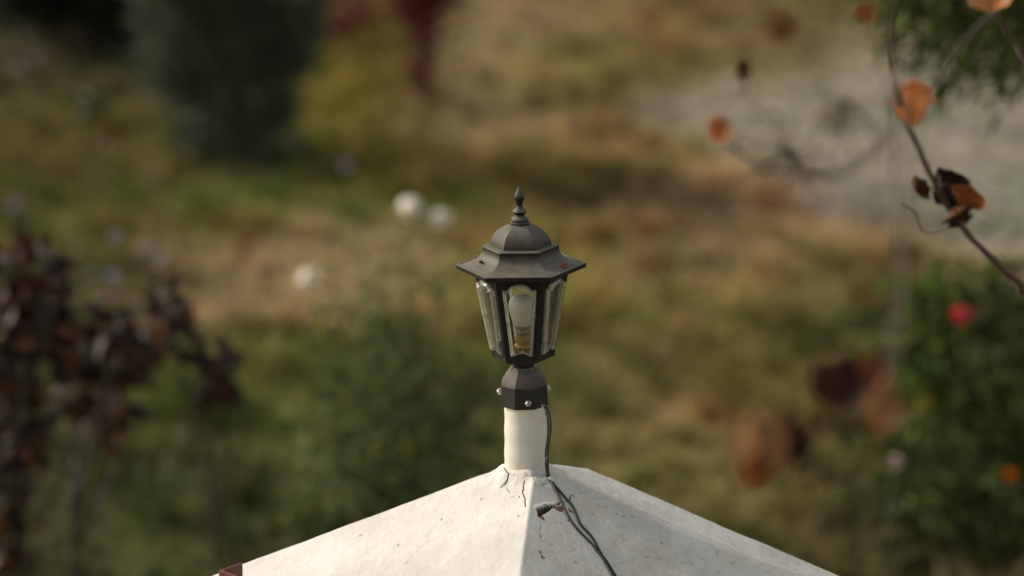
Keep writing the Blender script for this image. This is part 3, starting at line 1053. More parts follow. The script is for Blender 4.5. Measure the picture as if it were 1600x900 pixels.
DR = 9.8
g = ground(630, 460); gb = at(630, 600, DR); gb[2] = 0.0
greens = [(0.11, 0.15, 0.048), (0.15, 0.175, 0.06), (0.085, 0.125, 0.05), (0.17, 0.17, 0.04), (0.05, 0.075, 0.03)]
c0 = at(645, 650, DR)
rose, cc = bush('rose_bush', 'grey-green rose bush with three white blooms behind the pole', 'bush', tuple(gb), tuple(c0 - np.array([0, 0, 0.10])), (0.48, 0.42, 0.62), 2400, 85, 0.07, 0.052, greens, M_LEAF, 16, M_STEM, 0.3)
# taller, looser shoots
tops = [(520, 470), (560, 430), (600, 440), (655, 470), (700, 440), (740, 500), (500, 560), (560, 380), (690, 400), (640, 380)]
P = []; Cc = []
for (x, y) in tops:
    t_ = at(x, y, DR + rng.normal(0, 0.12))
    stem_to(rose, c0 - np.array([rng.normal(0, 0.1), 0, 0.2]), t_, 0.006, 0.003, M_STEM, 0.04, 'shoot')
    for s_ in np.linspace(0.25, 1, 22):
        q = c0 * (1 - s_) + t_ * s_
        P.append(q + rng.normal(0, 0.04, 3))
P = np.array(P); n = len(P)
V, F, C = leaves_np(P, rng.normal(0, 1, (n, 3)), 0.05 * np.ones(n), 0.03 * np.ones(n), vary((0.14, 0.155, 0.06), n))
o = link('upper_leaves', mesh_np('upper_leaves', V - np.array(rose.location), F, C), M_LEAF, rose); o['kind'] = 'stuff'
for (x, y, s_) in ((641, 325, 0.055), (689, 342, 0.050), (484, 436, 0.052)):
    t_ = at(x, y, DR)
    stem_to(rose, t_ + np.array([(630 - x) / 700 * 0.5, 0.03, -0.55]), t_ - np.array([0, 0, 0.012]), 0.005, 0.003, M_STEM, 0.02)
    V, F, C = petals(60, s_, (0.94, 0.88, 0.72), (0.95, 0.90, 0.78))
    cv_, cf_ = blob((0, 0, 0.1 * s_), s_ * 0.78, x, 2, 0.45)
    V, F, C = np.concatenate([V, np.array(cv_)]), np.concatenate([F, np.array(cf_) + len(V)]), np.concatenate([C, np.tile((0.94, 0.88, 0.74), (len(cv_), 1))])
    o = link('rose_bloom', mesh_np('rose_bloom', V, F, C), M_PETAL, rose)
    o.location = tuple(t_ - np.array(rose.location))
    o.rotation_euler = (R(35), R(rng.normal(0, 12)), 0)

# ------------------------------------------------------------------ blue-green conifer, upper left
def conifer():
    b = ground(375, 262)
    D = np.linalg.norm(b - CAMP) * 0.999
    root = empty('conifer_shrub', tuple(b), 'large blue-green evergreen shrub standing on the grass at upper left', 'shrub')
    sc = D / FPX
    V, F = tube(curve([(0, 0, -0.1), (0.02, 0, 0.7), (-0.03, 0, 1.5), (-0.05, 0, 2.5)], 5), list(np.linspace(0.06, 0.015, 16)), 8)
    link('trunk', mesh_py('trunk', V, F), M_BARK, root, smooth=True)
    n = 13000
    ncl = 200
    h = rng.random(ncl) ** 0.8 * 2.5 + 0.10
    rmax = np.interp(h, [0, 0.2, 0.55, 1.1, 1.8, 2.6], [0.20, 0.30, 0.46, 0.60, 0.64, 0.38])
    a = rng.random(ncl) * 6.283
    rr = rmax * (0.35 + 0.65 * rng.random(ncl) ** 0.5)
    cc = np.stack([np.cos(a) * rr - 0.08 * (h / 1.2), np.sin(a) * rr, h], -1)
    idx = rng.integers(0, ncl, n)
    p = cc[idx] + rng.normal(0, 0.085, (n, 3))
    out = unit(np.stack([cc[idx, 0], cc[idx, 1], np.full(n, 0.35)], -1)) + rng.normal(0, 0.5, (n, 3))
    L = 0.07 + 0.06 * rng.random(n)
    ct = np.clip(1 + rng.normal(0, 0.35, (ncl, 1)), 0.4, 2)
    cols = np.array([(0.080, 0.102, 0.066), (0.12, 0.142, 0.092), (0.050, 0.066, 0.038)])[rng.integers(0, 3, n)] * ct[idx]
    V, F, C = leaves_np(p, out, L, L * 0.3, cols)
    o = link('crown', mesh_np('crown', V, F, C), M_LEAF, root); o['kind'] = 'stuff'
    sp = []
    for k in range(0, ncl, 4):
        z0 = max(0.05, cc[k, 2] - 0.25)
        sp.append(tube([(0, 0, z0), tuple(cc[k] * np.array([0.6, 0.6, 1]) - np.array([0, 0, 0.1])), tuple(cc[k])], [0.014, 0.009, 0.004], 5))
    V, F = joinVF(sp)
    link('branches', mesh_py('branches', V, F), M_BARK, root, smooth=True)
conifer()

# dark leafy shrub, far upper left corner
b = ground(90, 95)
bush('dark_shrub', 'very dark leafy shrub in the far upper left corner', 'shrub', tuple(b), tuple(b + np.array([0.25, 0.3, 0.75])), (1.15, 0.7, 0.62), 6000, 90, 0.10, 0.10,
     [(0.020, 0.028, 0.012), (0.028, 0.034, 0.018), (0.016, 0.02, 0.012)], M_LEAF, 14, M_BARK, 0.35)

# ------------------------------------------------------------------ red shrub, top centre
def red_shrub():
    b = ground(655, 165)
    root = empty('red_shrub', tuple(b), 'red-leaved shrub with a rusty brown trunk at the top of the picture', 'shrub')
    D = float(np.dot(b - CAMP, FWD))
    sp = []
    for k in range(7):
        dx = rng.normal(0, 0.045)
        top = at(655 + rng.normal(0, 14), -20, D) - b
        cv = curve([(dx, rng.normal(0, 0.04), -0.05), (dx * 0.8 + rng.normal(0, 0.02), 0, top[2] * 0.5), tuple(top)], 5)
        sp.append(tube(cv, list(np.linspace(0.024, 0.012, len(cv))), 6))
    lf = at(565, 25, D) - b
    sp.append(tube(curve([(0, 0, 0.25), tuple(lf * 0.5 + np.array([0, 0, 0.1])), tuple(lf)], 5), 0.008, 5))
    V, F = joinVF(sp)
    link('trunk', mesh_py('trunk', V, F), M_REDBARK, root, smooth=True)
    P, Cn = [], []
    for (x, y, n, s_) in ((655, 0, 420, 0.10), (650, -60, 420, 0.16), (690, -30, 160, 0.09), (560, 22, 90, 0.09), (530, 40, 50, 0.07), (658, 50, 90, 0.08), (655, 110, 50, 0.06)):
        P.append(at(x, y, D) - b + rng.normal(0, 1, (n, 3)) * s_)
    P = np.concatenate(P); n = len(P)
    V, F, C = leaves_np(P, rng.normal(0, 1, (n, 3)) - np.array([0, 0, 0.5]), 0.09 * np.ones(n), 0.045 * np.ones(n), vary((0.15, 0.032, 0.018), n, 0.35))
    o = link('foliage', mesh_np('foliage', V, F, C), M_DRY, root); o['kind'] = 'stuff'
red_shrub()

# ------------------------------------------------------------------ purple-leaved plants, left foreground of the garden
def leaf_head(centre, r, n, cols, mat, parent, name='leaf_cluster', droop=True, Lf=0.075):
    th = rng.random(n) * 6.283
    hz = rng.random(n)
    d = np.stack([np.cos(th), np.sin(th), 0.7 - 2.6 * (1 - hz)], -1)
    p = np.stack([np.cos(th) * r * 0.4 * rng.random(n), np.sin(th) * r * 0.4 * rng.random(n), (hz - 0.35) * r * 1.5], -1)
    L = Lf * (0.6 + 0.7 * rng.random(n))
    c = np.array(cols)[rng.integers(0, len(cols), n)] * (1 + rng.normal(0, 0.25, (n, 1)))
    low = hz < 0.45 * rng.random(n) + 0.15
    c[low] = np.array(copper)[rng.integers(0, len(copper), low.sum())]
    V, F, C = leaves_np(p, d, L, L * 0.5, np.clip(c, 0.003, 0.9), fold=0.15, droop=0.35)
    o = link(name, mesh_np(name, V, F, C), mat, parent, smooth=False)
    o.location = tuple(np.array(centre) - np.array(parent.location))
    return o
DP = 7.9
dark = [(0.032, 0.011, 0.008), (0.016, 0.009, 0.006), (0.055, 0.016, 0.011), (0.022, 0.020, 0.012)]
pale = dark + [(0.09, 0.036, 0.036), (0.10, 0.09, 0.085)]
copper = [(0.080, 0.032, 0.012), (0.030, 0.012, 0.006), (0.14, 0.058, 0.020), (0.018, 0.008, 0.004)]
def purple_plant(label, basepx, heads, D):
    b = at(basepx, 700, D); b[2] = 0
    root = empty('purple_plant', tuple(b), label, 'plant', 'purple-leaved plants at the left')
    fork = at(basepx, 770, D)
    stem_to(root, (b[0], b[1], -0.03), fork, 0.016, 0.010, M_PURPLESTEM, 0.03, 'trunk')
    for (x, y, r, kind) in heads:
        dd = D + rng.normal(0, 0.15)
        c = at(x, y, dd)
        rm = r * D / FPX
        cols = {'d': dark, 'p': pale, 'c': copper}[kind]
        stem_to(root, fork + (np.array([b[0], b[1], -0.03]) - fork) * rng.random() * 0.3, c, 0.008, 0.004, M_PURPLESTEM, 0.035, 'branch')
        leaf_head(c, rm * 0.95, int(42 * (r / 50) ** 1.3), cols, M_PURPLE, root, Lf=min(0.10, rm * 0.95))
purple_plant('tall purple-leaved plant whose lone tuft hangs just left of the rose bush', 336, [(337, 580, 44, 'd'), (335, 602, 38, 'p'), (260, 480, 44, 'd'), (266, 515, 38, 'c')], DP)
purple_plant('broad purple plant with frosted pinkish tops between the left edge and the lone tuft', 110,
             [(130, 520, 46, 'p'), (185, 520, 44, 'p'), (215, 555, 38, 'p'), (160, 570, 44, 'd'), (105, 555, 40, 'p'), (150, 630, 48, 'c'), (195, 620, 44, 'c'), (110, 620, 40, 'd'), (170, 680, 30, 'c')], DP)
purple_plant('nearly black purple plant rising along the left edge of the picture', 20,
             [(65, 425, 44, 'd'), (75, 470, 44, 'd'), (10, 440, 48, 'd'), (30, 500, 52, 'd'), (70, 540, 46, 'c'), (-10, 560, 55, 'd'), (35, 600, 52, 'c'), (-5, 660, 55, 'd'), (40, 690, 46, 'd'), (8, 770, 46, 'd'), (5, 860, 44, 'c')], DP - 0.4)

# ------------------------------------------------------------------ flowering bush, lower right
DB = 9.6
b = at(1540, 700, DB); b[2] = 0
fl, cc = bush('flowering_bush', 'dark green bush with one red bloom and small orange blooms at lower right', 'bush', tuple(b), tuple(at(1560, 640, DB) - np.array([0, 0, 0.12])), (0.52, 0.42, 0.66),
              1900, 60, 0.10, 0.07, [(0.052, 0.080, 0.018), (0.070, 0.105, 0.022), (0.105, 0.135, 0.028), (0.026, 0.036, 0.011)], M_LEAF, 16, M_STEM, 0.35)
P = np.concatenate([at(x, y, DB) + rng.normal(0, s_, (n, 3)) for (x, y, n, s_) in ((1440, 470, 160, 0.07), (1480, 520, 200, 0.08), (1560, 470, 180, 0.08), (1430, 560, 140, 0.08), (1470, 620, 160, 0.08))])
n = len(P)
V, F, C = leaves_np(P, rng.normal(0, 1, (n, 3)), 0.06 * np.ones(n), 0.03 * np.ones(n), vary((0.10, 0.135, 0.028), n))
o = link('upper_leaves', mesh_np('upper_leaves', V - np.array(fl.location), F, C), M_LEAF, fl); o['kind'] = 'stuff'
for (x, y, s_, ca, nm) in ((1500, 492, 0.038, (0.70, 0.06, 0.08), 'red_bloom'), (1522, 488, 0.030, (0.30, 0.06, 0.05), 'faded_bloom'), (1578, 742, 0.031, (0.66, 0.18, 0.01), 'orange_bloom'), (1436, 640, 0.018, (0.45, 0.30, 0.02), 'yellow_bloom'), (1450, 630, 0.018, (0.45, 0.30, 0.02), 'yellow_bloom')):
    t_ = at(x, y, DB - 0.62)
    stem_to(fl, t_ + np.array([0.03, 0.2, -0.35]), t_ - np.array([0, 0, 0.01]), 0.005, 0.003, M_STEM, 0.02)
    V, F, C = petals(24, s_, ca, ca)
    o = link(nm, mesh_np(nm, V, F, C), M_PETAL, fl)
    o.location = tuple(t_ - np.array(fl.location)); o.rotation_euler = (R(35), 0, 0)

# ------------------------------------------------------------------ small flowering weeds
lil = (0.50, 0.43, 0.52)
WEEDS = [(541, 258, 0.5, 'single pale lilac flower to the right below the evergreen shrub', lil, 0.045),
         (132, 148, 0.5, 'pale lilac flower below the dark shrub, upper of a close pair', lil, 0.035), (128, 172, 0.5, 'pale lilac flower below the dark shrub, lower of a close pair', lil, 0.030),
         (30, 105, 0.5, 'pale lilac flower highest against the left edge, under the dark shrub', lil, 0.045), (55, 92, 0.5, 'pale lilac flower at the foot of the dark shrub, second from the left edge', lil, 0.04),
         (165, 226, 0.4, 'faint mauve flower in the grass left of the evergreen shrub', lil, 0.03), (235, 278, 0.4, 'faint mauve flower under the left skirt of the evergreen shrub', (0.30, 0.26, 0.28), 0.035),
         (22, 320, 0.5, 'lone lilac flower near the left edge above the blackish plant', lil, 0.038), (179, 370, 0.6, 'lilac flower above the frosted purple plant, highest of its group', lil, 0.040),
         (226, 390, 0.6, 'brightest whitish lilac flower above the frosted purple plant', (0.50, 0.44, 0.46), 0.045), (250, 404, 0.6, 'lilac flower nearest the brown soil patch', lil, 0.038),
         (176, 434, 0.6, 'lilac flower just over the frosted tops of the purple plant', lil, 0.040), (148, 428, 0.6, 'greyish lilac flower left of the one over the frosted tops', (0.34, 0.32, 0.30), 0.034),
         (120, 390, 0.6, 'pale greenish seed head leaning over the blackish plant', (0.36, 0.36, 0.26), 0.034), (62, 385, 0.6, 'pink tinged flower directly over the blackish plant', (0.42, 0.34, 0.36), 0.034),
         (1398, 722, 0.75, 'single pale pink flower left of the dark flowering bush', (0.50, 0.36, 0.34), 0.032), (1356, 466, 0.2, 'small salmon red flower left of the flowering bush top', (0.45, 0.12, 0.07), 0.04),
         (1032, 545, 0.2, 'buff seed head in the grass right of the lantern', (0.45, 0.36, 0.22), 0.045), (897, 186, 0.2, 'pale buff flower on the slope above the lantern', (0.36, 0.31, 0.25), 0.05),
         (836, 136, 0.2, 'pale buff flower high on the slope, left of its neighbour', (0.34, 0.29, 0.22), 0.05)]
for (x, y, h, label, colr, s_) in WEEDS:
    # stand the weed where its foot meets the ground
    D = (CAM_H - h) / -ray(x, y)[2]
    top = at(x, y, D); b = np.array([top[0] + rng.normal(0, 0.03), top[1], float(gz(top[0], top[1]))])
    root = empty('wild_flower', tuple(b), label, 'flower', 'small wild flowers in the grass')
    stem_to(root, b - np.array([0, 0, 0.02]), top, 0.004, 0.0025, M_STEM, 0.02)
    n = 14
    tt = rng.random(n)[:, None]
    p = b * (1 - tt) + top * tt * 0.9 + b * 0.1 * tt
    V, F, C = leaves_np(p, rng.normal(0, 1, (n, 3)), 0.07 * np.ones(n), 0.018 * np.ones(n), vary((0.06, 0.08, 0.03), n))
    link('leaves', mesh_np('leaves', V - b, F, C), M_LEAF, root)
    V, F, C = petals(16, s_, colr, colr)
    o = link('petals', mesh_np('petals', V, F, C), M_PETAL, root)
    o.location = tuple(top - b); o.rotation_euler = (R(30), 0, 0)

# dry dock stalk on the soil patch
b = ground(372, 530)
D_ = float(np.dot(b - CAMP, FWD))
st = empty('dry_stalk', tuple(b), 'thin rusty dry stalk standing in front of the brown soil patch', 'plant')
t_ = at(378, 372, D_)
stem_to(st, b, t_, 0.010, 0.006, M_TWIG, 0.02)
n = 90
P = at(380, 380, D_)[None] + rng.normal(0, 1, (n, 3)) * np.array([0.02, 0.02, 0.07])
V, F, C = leaves_np(P, rng.normal(0, 1, (n, 3)), 0.03 * np.ones(n), 0.015 * np.ones(n), vary((0.20, 0.075, 0.03), n))
o = link('seed_head', mesh_np('seed_head', V - b, F, C), M_DRY, st); o['kind'] = 'stuff'

# ------------------------------------------------------------------ green tree hanging in at upper right
def hanging_tree():
    D = 7.6
    c = at(1690, -150, D)
    b = np.array([c[0] + 0.35, c[1] + 0.1, 0.0])
    root = empty('green_tree', tuple(b), 'dark green tree whose feathery foliage hangs in at the upper right corner', 'tree')
    cv = curve([(0, 0, -0.1), (0.04, 0.02, 1.2), (-0.05, 0, 2.3), (-0.10, 0, 3.4), (-0.2, 0, 4.2)], 5)
    V, F = tube(cv, list(np.linspace(0.075, 0.02, len(cv))), 9)
    link('trunk', mesh_py('trunk', V, F), M_BARK, root, smooth=True)
    P, Dn, sp = [], [], []
    tips = [(1425, 82, 50, 0.045), (1450, 20, 260, 0.07), (1480, 50, 260, 0.07), (1500, 95, 120, 0.05), (1475, 120, 40, 0.03), (1530, 30, 320, 0.08), (1560, 60, 260, 0.08), (1568, 105, 50, 0.03), (1570, 130, 26, 0.02), (1600, 40, 300, 0.09), (1640, 80, 300, 0.09), (1420, -10, 180, 0.07),
            (1480, -50, 400, 0.1), (1550, -60, 500, 0.12), (1620, -80, 700, 0.15), (1700, -100, 900, 0.2), (1780, 0, 900, 0.2), (1800, -200, 900, 0.22), (1680, -250, 900, 0.22), (1900, -100, 900, 0.22)]
    for (x, y, n, s_) in tips:
        q = at(x, y, D + rng.normal(0, 0.15))
        n = int(n * (0.30 if y > -40 else 0.7))
        P.append(q[None] + rng.normal(0, 1, (n, 3)) * s_)
        h = b + np.array([-0.1, 0, min(3.9, max(1.9, q[2] + 0.35))])
        sp.append(tube(curve([h - b, (h + q) / 2 - b + np.array([0, 0, 0.08]), q - b], 4), list(np.linspace(0.018, 0.004, 9)), 5))
    P = np.concatenate(P); n = len(P)
    d = rng.normal(0, 0.5, (n, 3)) + np.array([-0.3, 0, -0.7])
    L = 0.05 + 0.04 * rng.random(n)
    V, F, C = leaves_np(P, d, L, L * 0.28, vary((0.055, 0.075, 0.016), n, 0.4))
    o = link('crown', mesh_np('crown', V - b, F, C), M_LEAF, root); o['kind'] = 'stuff'
    V, F = joinVF(sp)
    link('branches', mesh_py('branches', V, F), M_BARK, root, smooth=True)
hanging_tree()

# ------------------------------------------------------------------ withered branches near the camera, right
def curled_leaf(L, W, curl, seed, col_a, col_b):
    nu, nv = 9, 11
    V, F, C = [], [], []
    r_ = random.Random(seed)
    ph = r_.random() * 6
    for i in range(nv):
        v = i / (nv - 1)
        w = W * (math.sin(math.pi * min(1, v ** 0.85 * 0.95 + 0.04)) ** 0.75) * (1 + 0.20 * math.sin(v * 17 + ph) + 0.14 * math.sin(v * 41 + ph))
        for j in range(nu):
            u = j / (nu - 1) * 2 - 1
            x = u * w / 2
            z = curl * (u * u) * W * 0.5 + 0.06 * L * math.sin(v * 5 + u * 3 + ph)
            y = v * L
            bend = curl * 1.5 * v
            V.append((x, y * math.cos(bend * 0.5), z + y * math.sin(bend) * 0.5))
            t = 0.5 + 0.5 * math.sin(u * 4 + v * 6 + ph)
            rib = 0.75 if j == nu // 2 else 1.0
            C.append([(a * (1 - t) + b_ * t) * rib for a, b_ in zip(col_a, col_b)])
    for i in range(nv - 1):
        for j in range(nu - 1):
            a = i * nu + j
            F.append((a, a + 1, a + nu + 1, a + nu))
    return np.array(V), np.array(F), np.array(C)

def dry_tree():
    b = np.array([1.25, 2.55, 0.0])
    root = empty('withered_tree', tuple(b), 'nearly bare young tree reaching in from the right with curled orange leaves', 'tree')
    cv = curve([(0, 0, -0.1), (0.03, 0, 1.0), (-0.03, 0.03, 2.0), (0.0, 0.0, 3.0), (-0.08, 0, 3.9), (-0.1, 0, 4.5)], 5)
    V, F = tube(cv, list(np.linspace(0.035, 0.008, len(cv))), 9)
    link('trunk', mesh_py('trunk', V, F), M_BARK, root, smooth=True)
    TW = []
    def br(pts, r0, r1, join=None):
        P = [at(x, y, D) for x, y, D in pts]
        if join is not None:
            P = [b + np.array([0, 0, join])] + [ (b + np.array([0, 0, join])) * 0.5 + P[0] * 0.5 + np.array([0, 0, -0.03])] + P
        cvv = curve(P, 6)
        TW.extend(cvv)
        V, F = tube(cvv, list(np.linspace(r0, r1, len(cvv))), 7)
        # small buds along the twig make its outline uneven
        V = [tuple(np.array(v) - b + 0.0012 * np.array(mnoise.noise_vector(Vector(v) * 60))) for v in V]
        link('branch', mesh_py('branch', V, F), M_TWIG, root, smooth=True)
    br([(1640, 468, 3.25), (1590, 440, 3.25), (1540, 395, 3.22), (1500, 350, 3.2), (1478, 318, 3.2), (1455, 275, 3.15), (1432, 225, 3.1), (1412, 180, 3.0), (1400, 130, 2.9), (1392, 70, 2.8), (1396, 0, 2.7), (1405, -60, 2.65)], 0.0050, 0.0030, 2.75)
    br([(1700, 210, 3.3), (1640, 145, 3.3), (1600, 92, 3.3), (1582, 65, 3.3), (1566, 38, 3.25), (1552, 8, 3.2), (1545, -30, 3.15)], 0.0035, 0.0028, 2.85)
    br([(1556, 15, 2.9), (1520, 50, 2.75), (1490, 85, 2.65), (1465, 130, 2.55), (1445, 185, 2.5), (1436, 240, 2.45)], 0.0020, 0.0012)
    br([(1398, 110, 2.85), (1396, 200, 2.45), (1398, 300, 2.3), (1404, 400, 2.2), (1400, 480, 2.2), (1385, 560, 2.15), (1372, 620, 2.15)], 0.0028, 0.0020)
    br([(1412, 100, 2.85), (1416, 200, 2.5), (1418, 300, 2.35), (1412, 420, 2.25), (1408, 520, 2.2), (1398, 590, 2.15)], 0.0016, 0.0012)
    br([(1398, 180, 2.6), (1375, 220, 2.55), (1335, 254, 2.5), (1290, 271, 2.5), (1245, 272, 2.5), (1200, 255, 2.52), (1160, 240, 2.55), (1128, 212, 2.6)], 0.0016, 0.0008)
    br([(1398, 200, 2.7), (1370, 238, 2.6), (1330, 266, 2.55), (1280, 278, 2.52), (1240, 262, 2.52), (1222, 225, 2.52), (1200, 190, 2.55), (1165, 150, 2.6)], 0.0013, 0.0008)
    br([(1378, 610, 2.15), (1340, 640, 2.1), (1290, 668, 2.05), (1240, 692, 2.02), (1205, 700, 2.0)], 0.0012, 0.0009)
    br([(1445, 362, 3.25), (1430, 332, 3.25), (1408, 318, 3.25)][::-1] + [(1500, 352, 3.2)], 0.0012, 0.0014)
    # starry sprays of fine dry twiglets
    for (x0, y0, D, n, s_) in ((1232, 238, 2.5, 34, 90), (1320, 160, 2.55, 22, 70), (1150, 235, 2.55, 14, 55), (1120, 330, 2.4, 12, 90)):
        sp = []
        for k in range(n):
            a = random.random() * 6.283; l = s_ * (0.35 + 0.65 * random.random())
            p0 = at(x0, y0, D); p1 = at(x0 + math.cos(a) * l * 0.5, y0 + math.sin(a) * l * 0.5 + 4, D + random.uniform(-.05, .05)); p2 = at(x0 + math.cos(a) * l, y0 + math.sin(a) * l + 12, D + random.uniform(-.1, .1))
            sp.append(tube([p0 - b, p1 - b, p2 - b], [0.0009, 0.0007, 0.0004], 4))
        sp.append(tube([at(x0, y0, D) - b, at(1260 + (x0 - 1260) * .6, 268, 2.51) - b, at(1290, 271, 2.5) - b], 0.0012, 4))
        V, F = joinVF(sp)
        link('twiglet_spray', mesh_py('twiglet_spray', V, F), M_TWIG, root)
    org = (0.62, 0.22, 0.07); org2 = (0.30, 0.085, 0.022); dk = (0.022, 0.010, 0.007); brn = (0.16, 0.06, 0.022); tan = (0.38, 0.205, 0.10); red = (0.07, 0.020, 0.010)
    LV = [  # px, py, depth, length, width, curl, (rx, ry, rz), colours, label
        (1426, 124, 2.95, 0.056, 0.054, 0.2, (-75, 10, 182), org, org, 'bright orange broad leaf'),
        (1464, 262, 3.22, 0.062, 0.050, 0.8, (-70, 20, 215), dk, dk, 'almost black curled leaf'),
        (1500, 345, 3.2, 0.042, 0.040, 1.1, (70, 0, 30), dk, brn, None),
        (1485, 290, 3.18, 0.052, 0.026, 0.9, (-75, 0, 232), org2, brn, 'orange brown rolled leaf'),
        (1450, 290, 3.22, 0.034, 0.034, 1.2, (-100, 40, 120), dk, brn, None),
        (1124, 180, 2.62, 0.036, 0.024, 0.7, (-75, 10, 190), org, org2, None),
        (1160, 92, 2.62, 0.034, 0.018, 0.9, (-80, 0, 180), brn, dk, None),
        (1350, 6, 2.5, 0.022, 0.022, 0.7, (-75, 0, 180), org2, org2, None),
        (1548, -32, 3.1, 0.045, 0.066, 0.5, (-75, 0, 180), org, tan, None),
        (1230, 22, 2.0, 0.026, 0.022, 0.9, (-80, 0, 175), red, brn, None),
        (1184, 640, 2.0, 0.058, 0.042, 0.6, (-75, 0, 182), tan, tan, 'large pale orange leaf'),
        (1226, 632, 2.02, 0.054, 0.032, 1.0, (-80, 30, 190), dk, dk, 'dark rolled leaf'),
        (1188, 700, 1.98, 0.034, 0.028, 0.8, (-75, 0, 165), org2, brn, None),
        (1336, 548, 2.1, 0.050, 0.054, 0.9, (-70, 10, 160), red, dk, 'dark red brown leaf'),
        (1365, 545, 2.15, 0.040, 0.030, 0.9, (-75, 10, 190), brn, brn, None),
        (1384, 600, 2.05, 0.036, 0.034, 0.6, (-75, 0, 180), tan, brn, None),
        (1372, 640, 2.1, 0.018, 0.020, 0.9, (-70, 0, 180), org2, org2, None),
    ]
    for k, (x, y, D, L, W, curl, rot, ca, cb, lab) in enumerate(LV):
        V, F, C = curled_leaf(L, W, curl, k, ca, cb)
        o = link('leaf', mesh_np('leaf', V, F, C, 4), M_DRY, root, smooth=True)
        o.location = tuple(at(x, y, D) - b)
        # hang downwards: leaf axis (+Y) turned to point down, then jittered
        sp_ = R(rot[2] - 180)
        d = Vector((math.sin(sp_), random.uniform(-0.35, 0.35), -math.cos(sp_))).normalized()
        face = Vector((random.uniform(-0.4, 0.1), -1, 0.3))
        x_ = d.cross(face).normalized(); z_ = x_.cross(d)
        o.rotation_euler = Matrix((x_, d, z_)).transposed().to_euler()
        if lab: o['label'] = lab
        tw = np.array(TW); p_ = at(x, y, D)
        q = tw[int(np.argmin(((tw - p_) ** 2).sum(1)))]
        d_ = np.array(d)
        mid = (p_ + q) / 2 + np.array([0, 0, 0.006])
        V, F = tube([v - b for v in curve([q, mid, p_ + d_ * L * 0.25], 4)], 0.0009, 5)
        link('leaf_stalk', mesh_py('leaf_stalk', V, F), M_TWIG, root, smooth=True)
dry_tree()

# ================================================================== GROUND COVER
def in_view_xy(n, ylo=6.5, yhi=28.5):
    n = int(n * 1.3)
    y = ylo + (yhi - ylo) * rng.random(n) ** 0.75
    hw = 0.212 * y * 1.15 + 1.9
    x = (rng.random(n) * 2 - 1) * hw
    return x, y

def soilness(x, y):
    c = ground_colour(x, y)
    return np.clip((c[:, 0] / np.maximum(c[:, 2], 1e-4) - 2.2) / 3.0, 0, 1), c      # 0 on grey soil, 1 on yellow-green grass

def grass():
    n = 17000
    x, y = in_view_xy(n)
    n = len(x)
    s_, c = soilness(x, y)
    dens = 0.10 + 0.9 * s_ ** 1.2
    keep = rng.random(n) < dens * (0.6 + 0.5 * fbm(x, y, 2.2, 41))
    x, y, c = x[keep], y[keep], c[keep]
    n = len(x); nb = 12
    X = np.repeat(x, nb) + rng.normal(0, 0.035, n * nb); Y = np.repeat(y, nb) + rng.normal(0, 0.035, n * nb)
    Z = gz(X, Y)
    m = n * nb
    H = np.repeat(0.05 + 0.11 * rng.random(n) ** 1.5, nb) * (0.6 + 0.6 * rng.random(m))
    lean = rng.normal(0, 0.45, (m, 2)) * H[:, None]
    w = 0.0035 + 0.003 * rng.random(m)
    a = rng.random(m) * 6.283
    sx, sy = np.cos(a) * w, np.sin(a) * w
    V = np.empty((m, 5, 3))
    V[:, 0] = np.stack([X - sx, Y - sy, Z - 0.01], -1); V[:, 1] = np.stack([X + sx, Y + sy, Z - 0.01], -1)
    mx, my, mz = X + lean[:, 0] * 0.35, Y + lean[:, 1] * 0.35, Z + H * 0.6
    V[:, 2] = np.stack([mx - sx * .8, my - sy * .8, mz], -1); V[:, 3] = np.stack([mx + sx * .8, my + sy * .8, mz], -1)
    V[:, 4] = np.stack([X + lean[:, 0], Y + lean[:, 1], Z + H], -1)
    T = np.array([(0, 1, 3), (0, 3, 2), (2, 3, 4)])
    F = (T[None] + (np.arange(m) * 5)[:, None, None]).reshape(-1, 3)
    cb = np.repeat(c, nb, axis=0) * (1.25 + rng.normal(0, 0.22, (m, 1)))
    dry = rng.random(m) < 0.3
    cb[dry] = cb[dry] * np.array([1.25, 1.16, 1.2])
    cb[~dry] = cb[~dry] * np.array([0.90, 1.02, 0.95])
    C = np.repeat(np.clip(cb, 0.004, 0.6), 5, axis=0)
    o = link('grass', mesh_np('grass', V.reshape(-1, 3), F, C), M_GRASS)
    setp(o, 'short yellow-green and dry grass covering the garden ground', 'grass', kind='stuff')
grass()

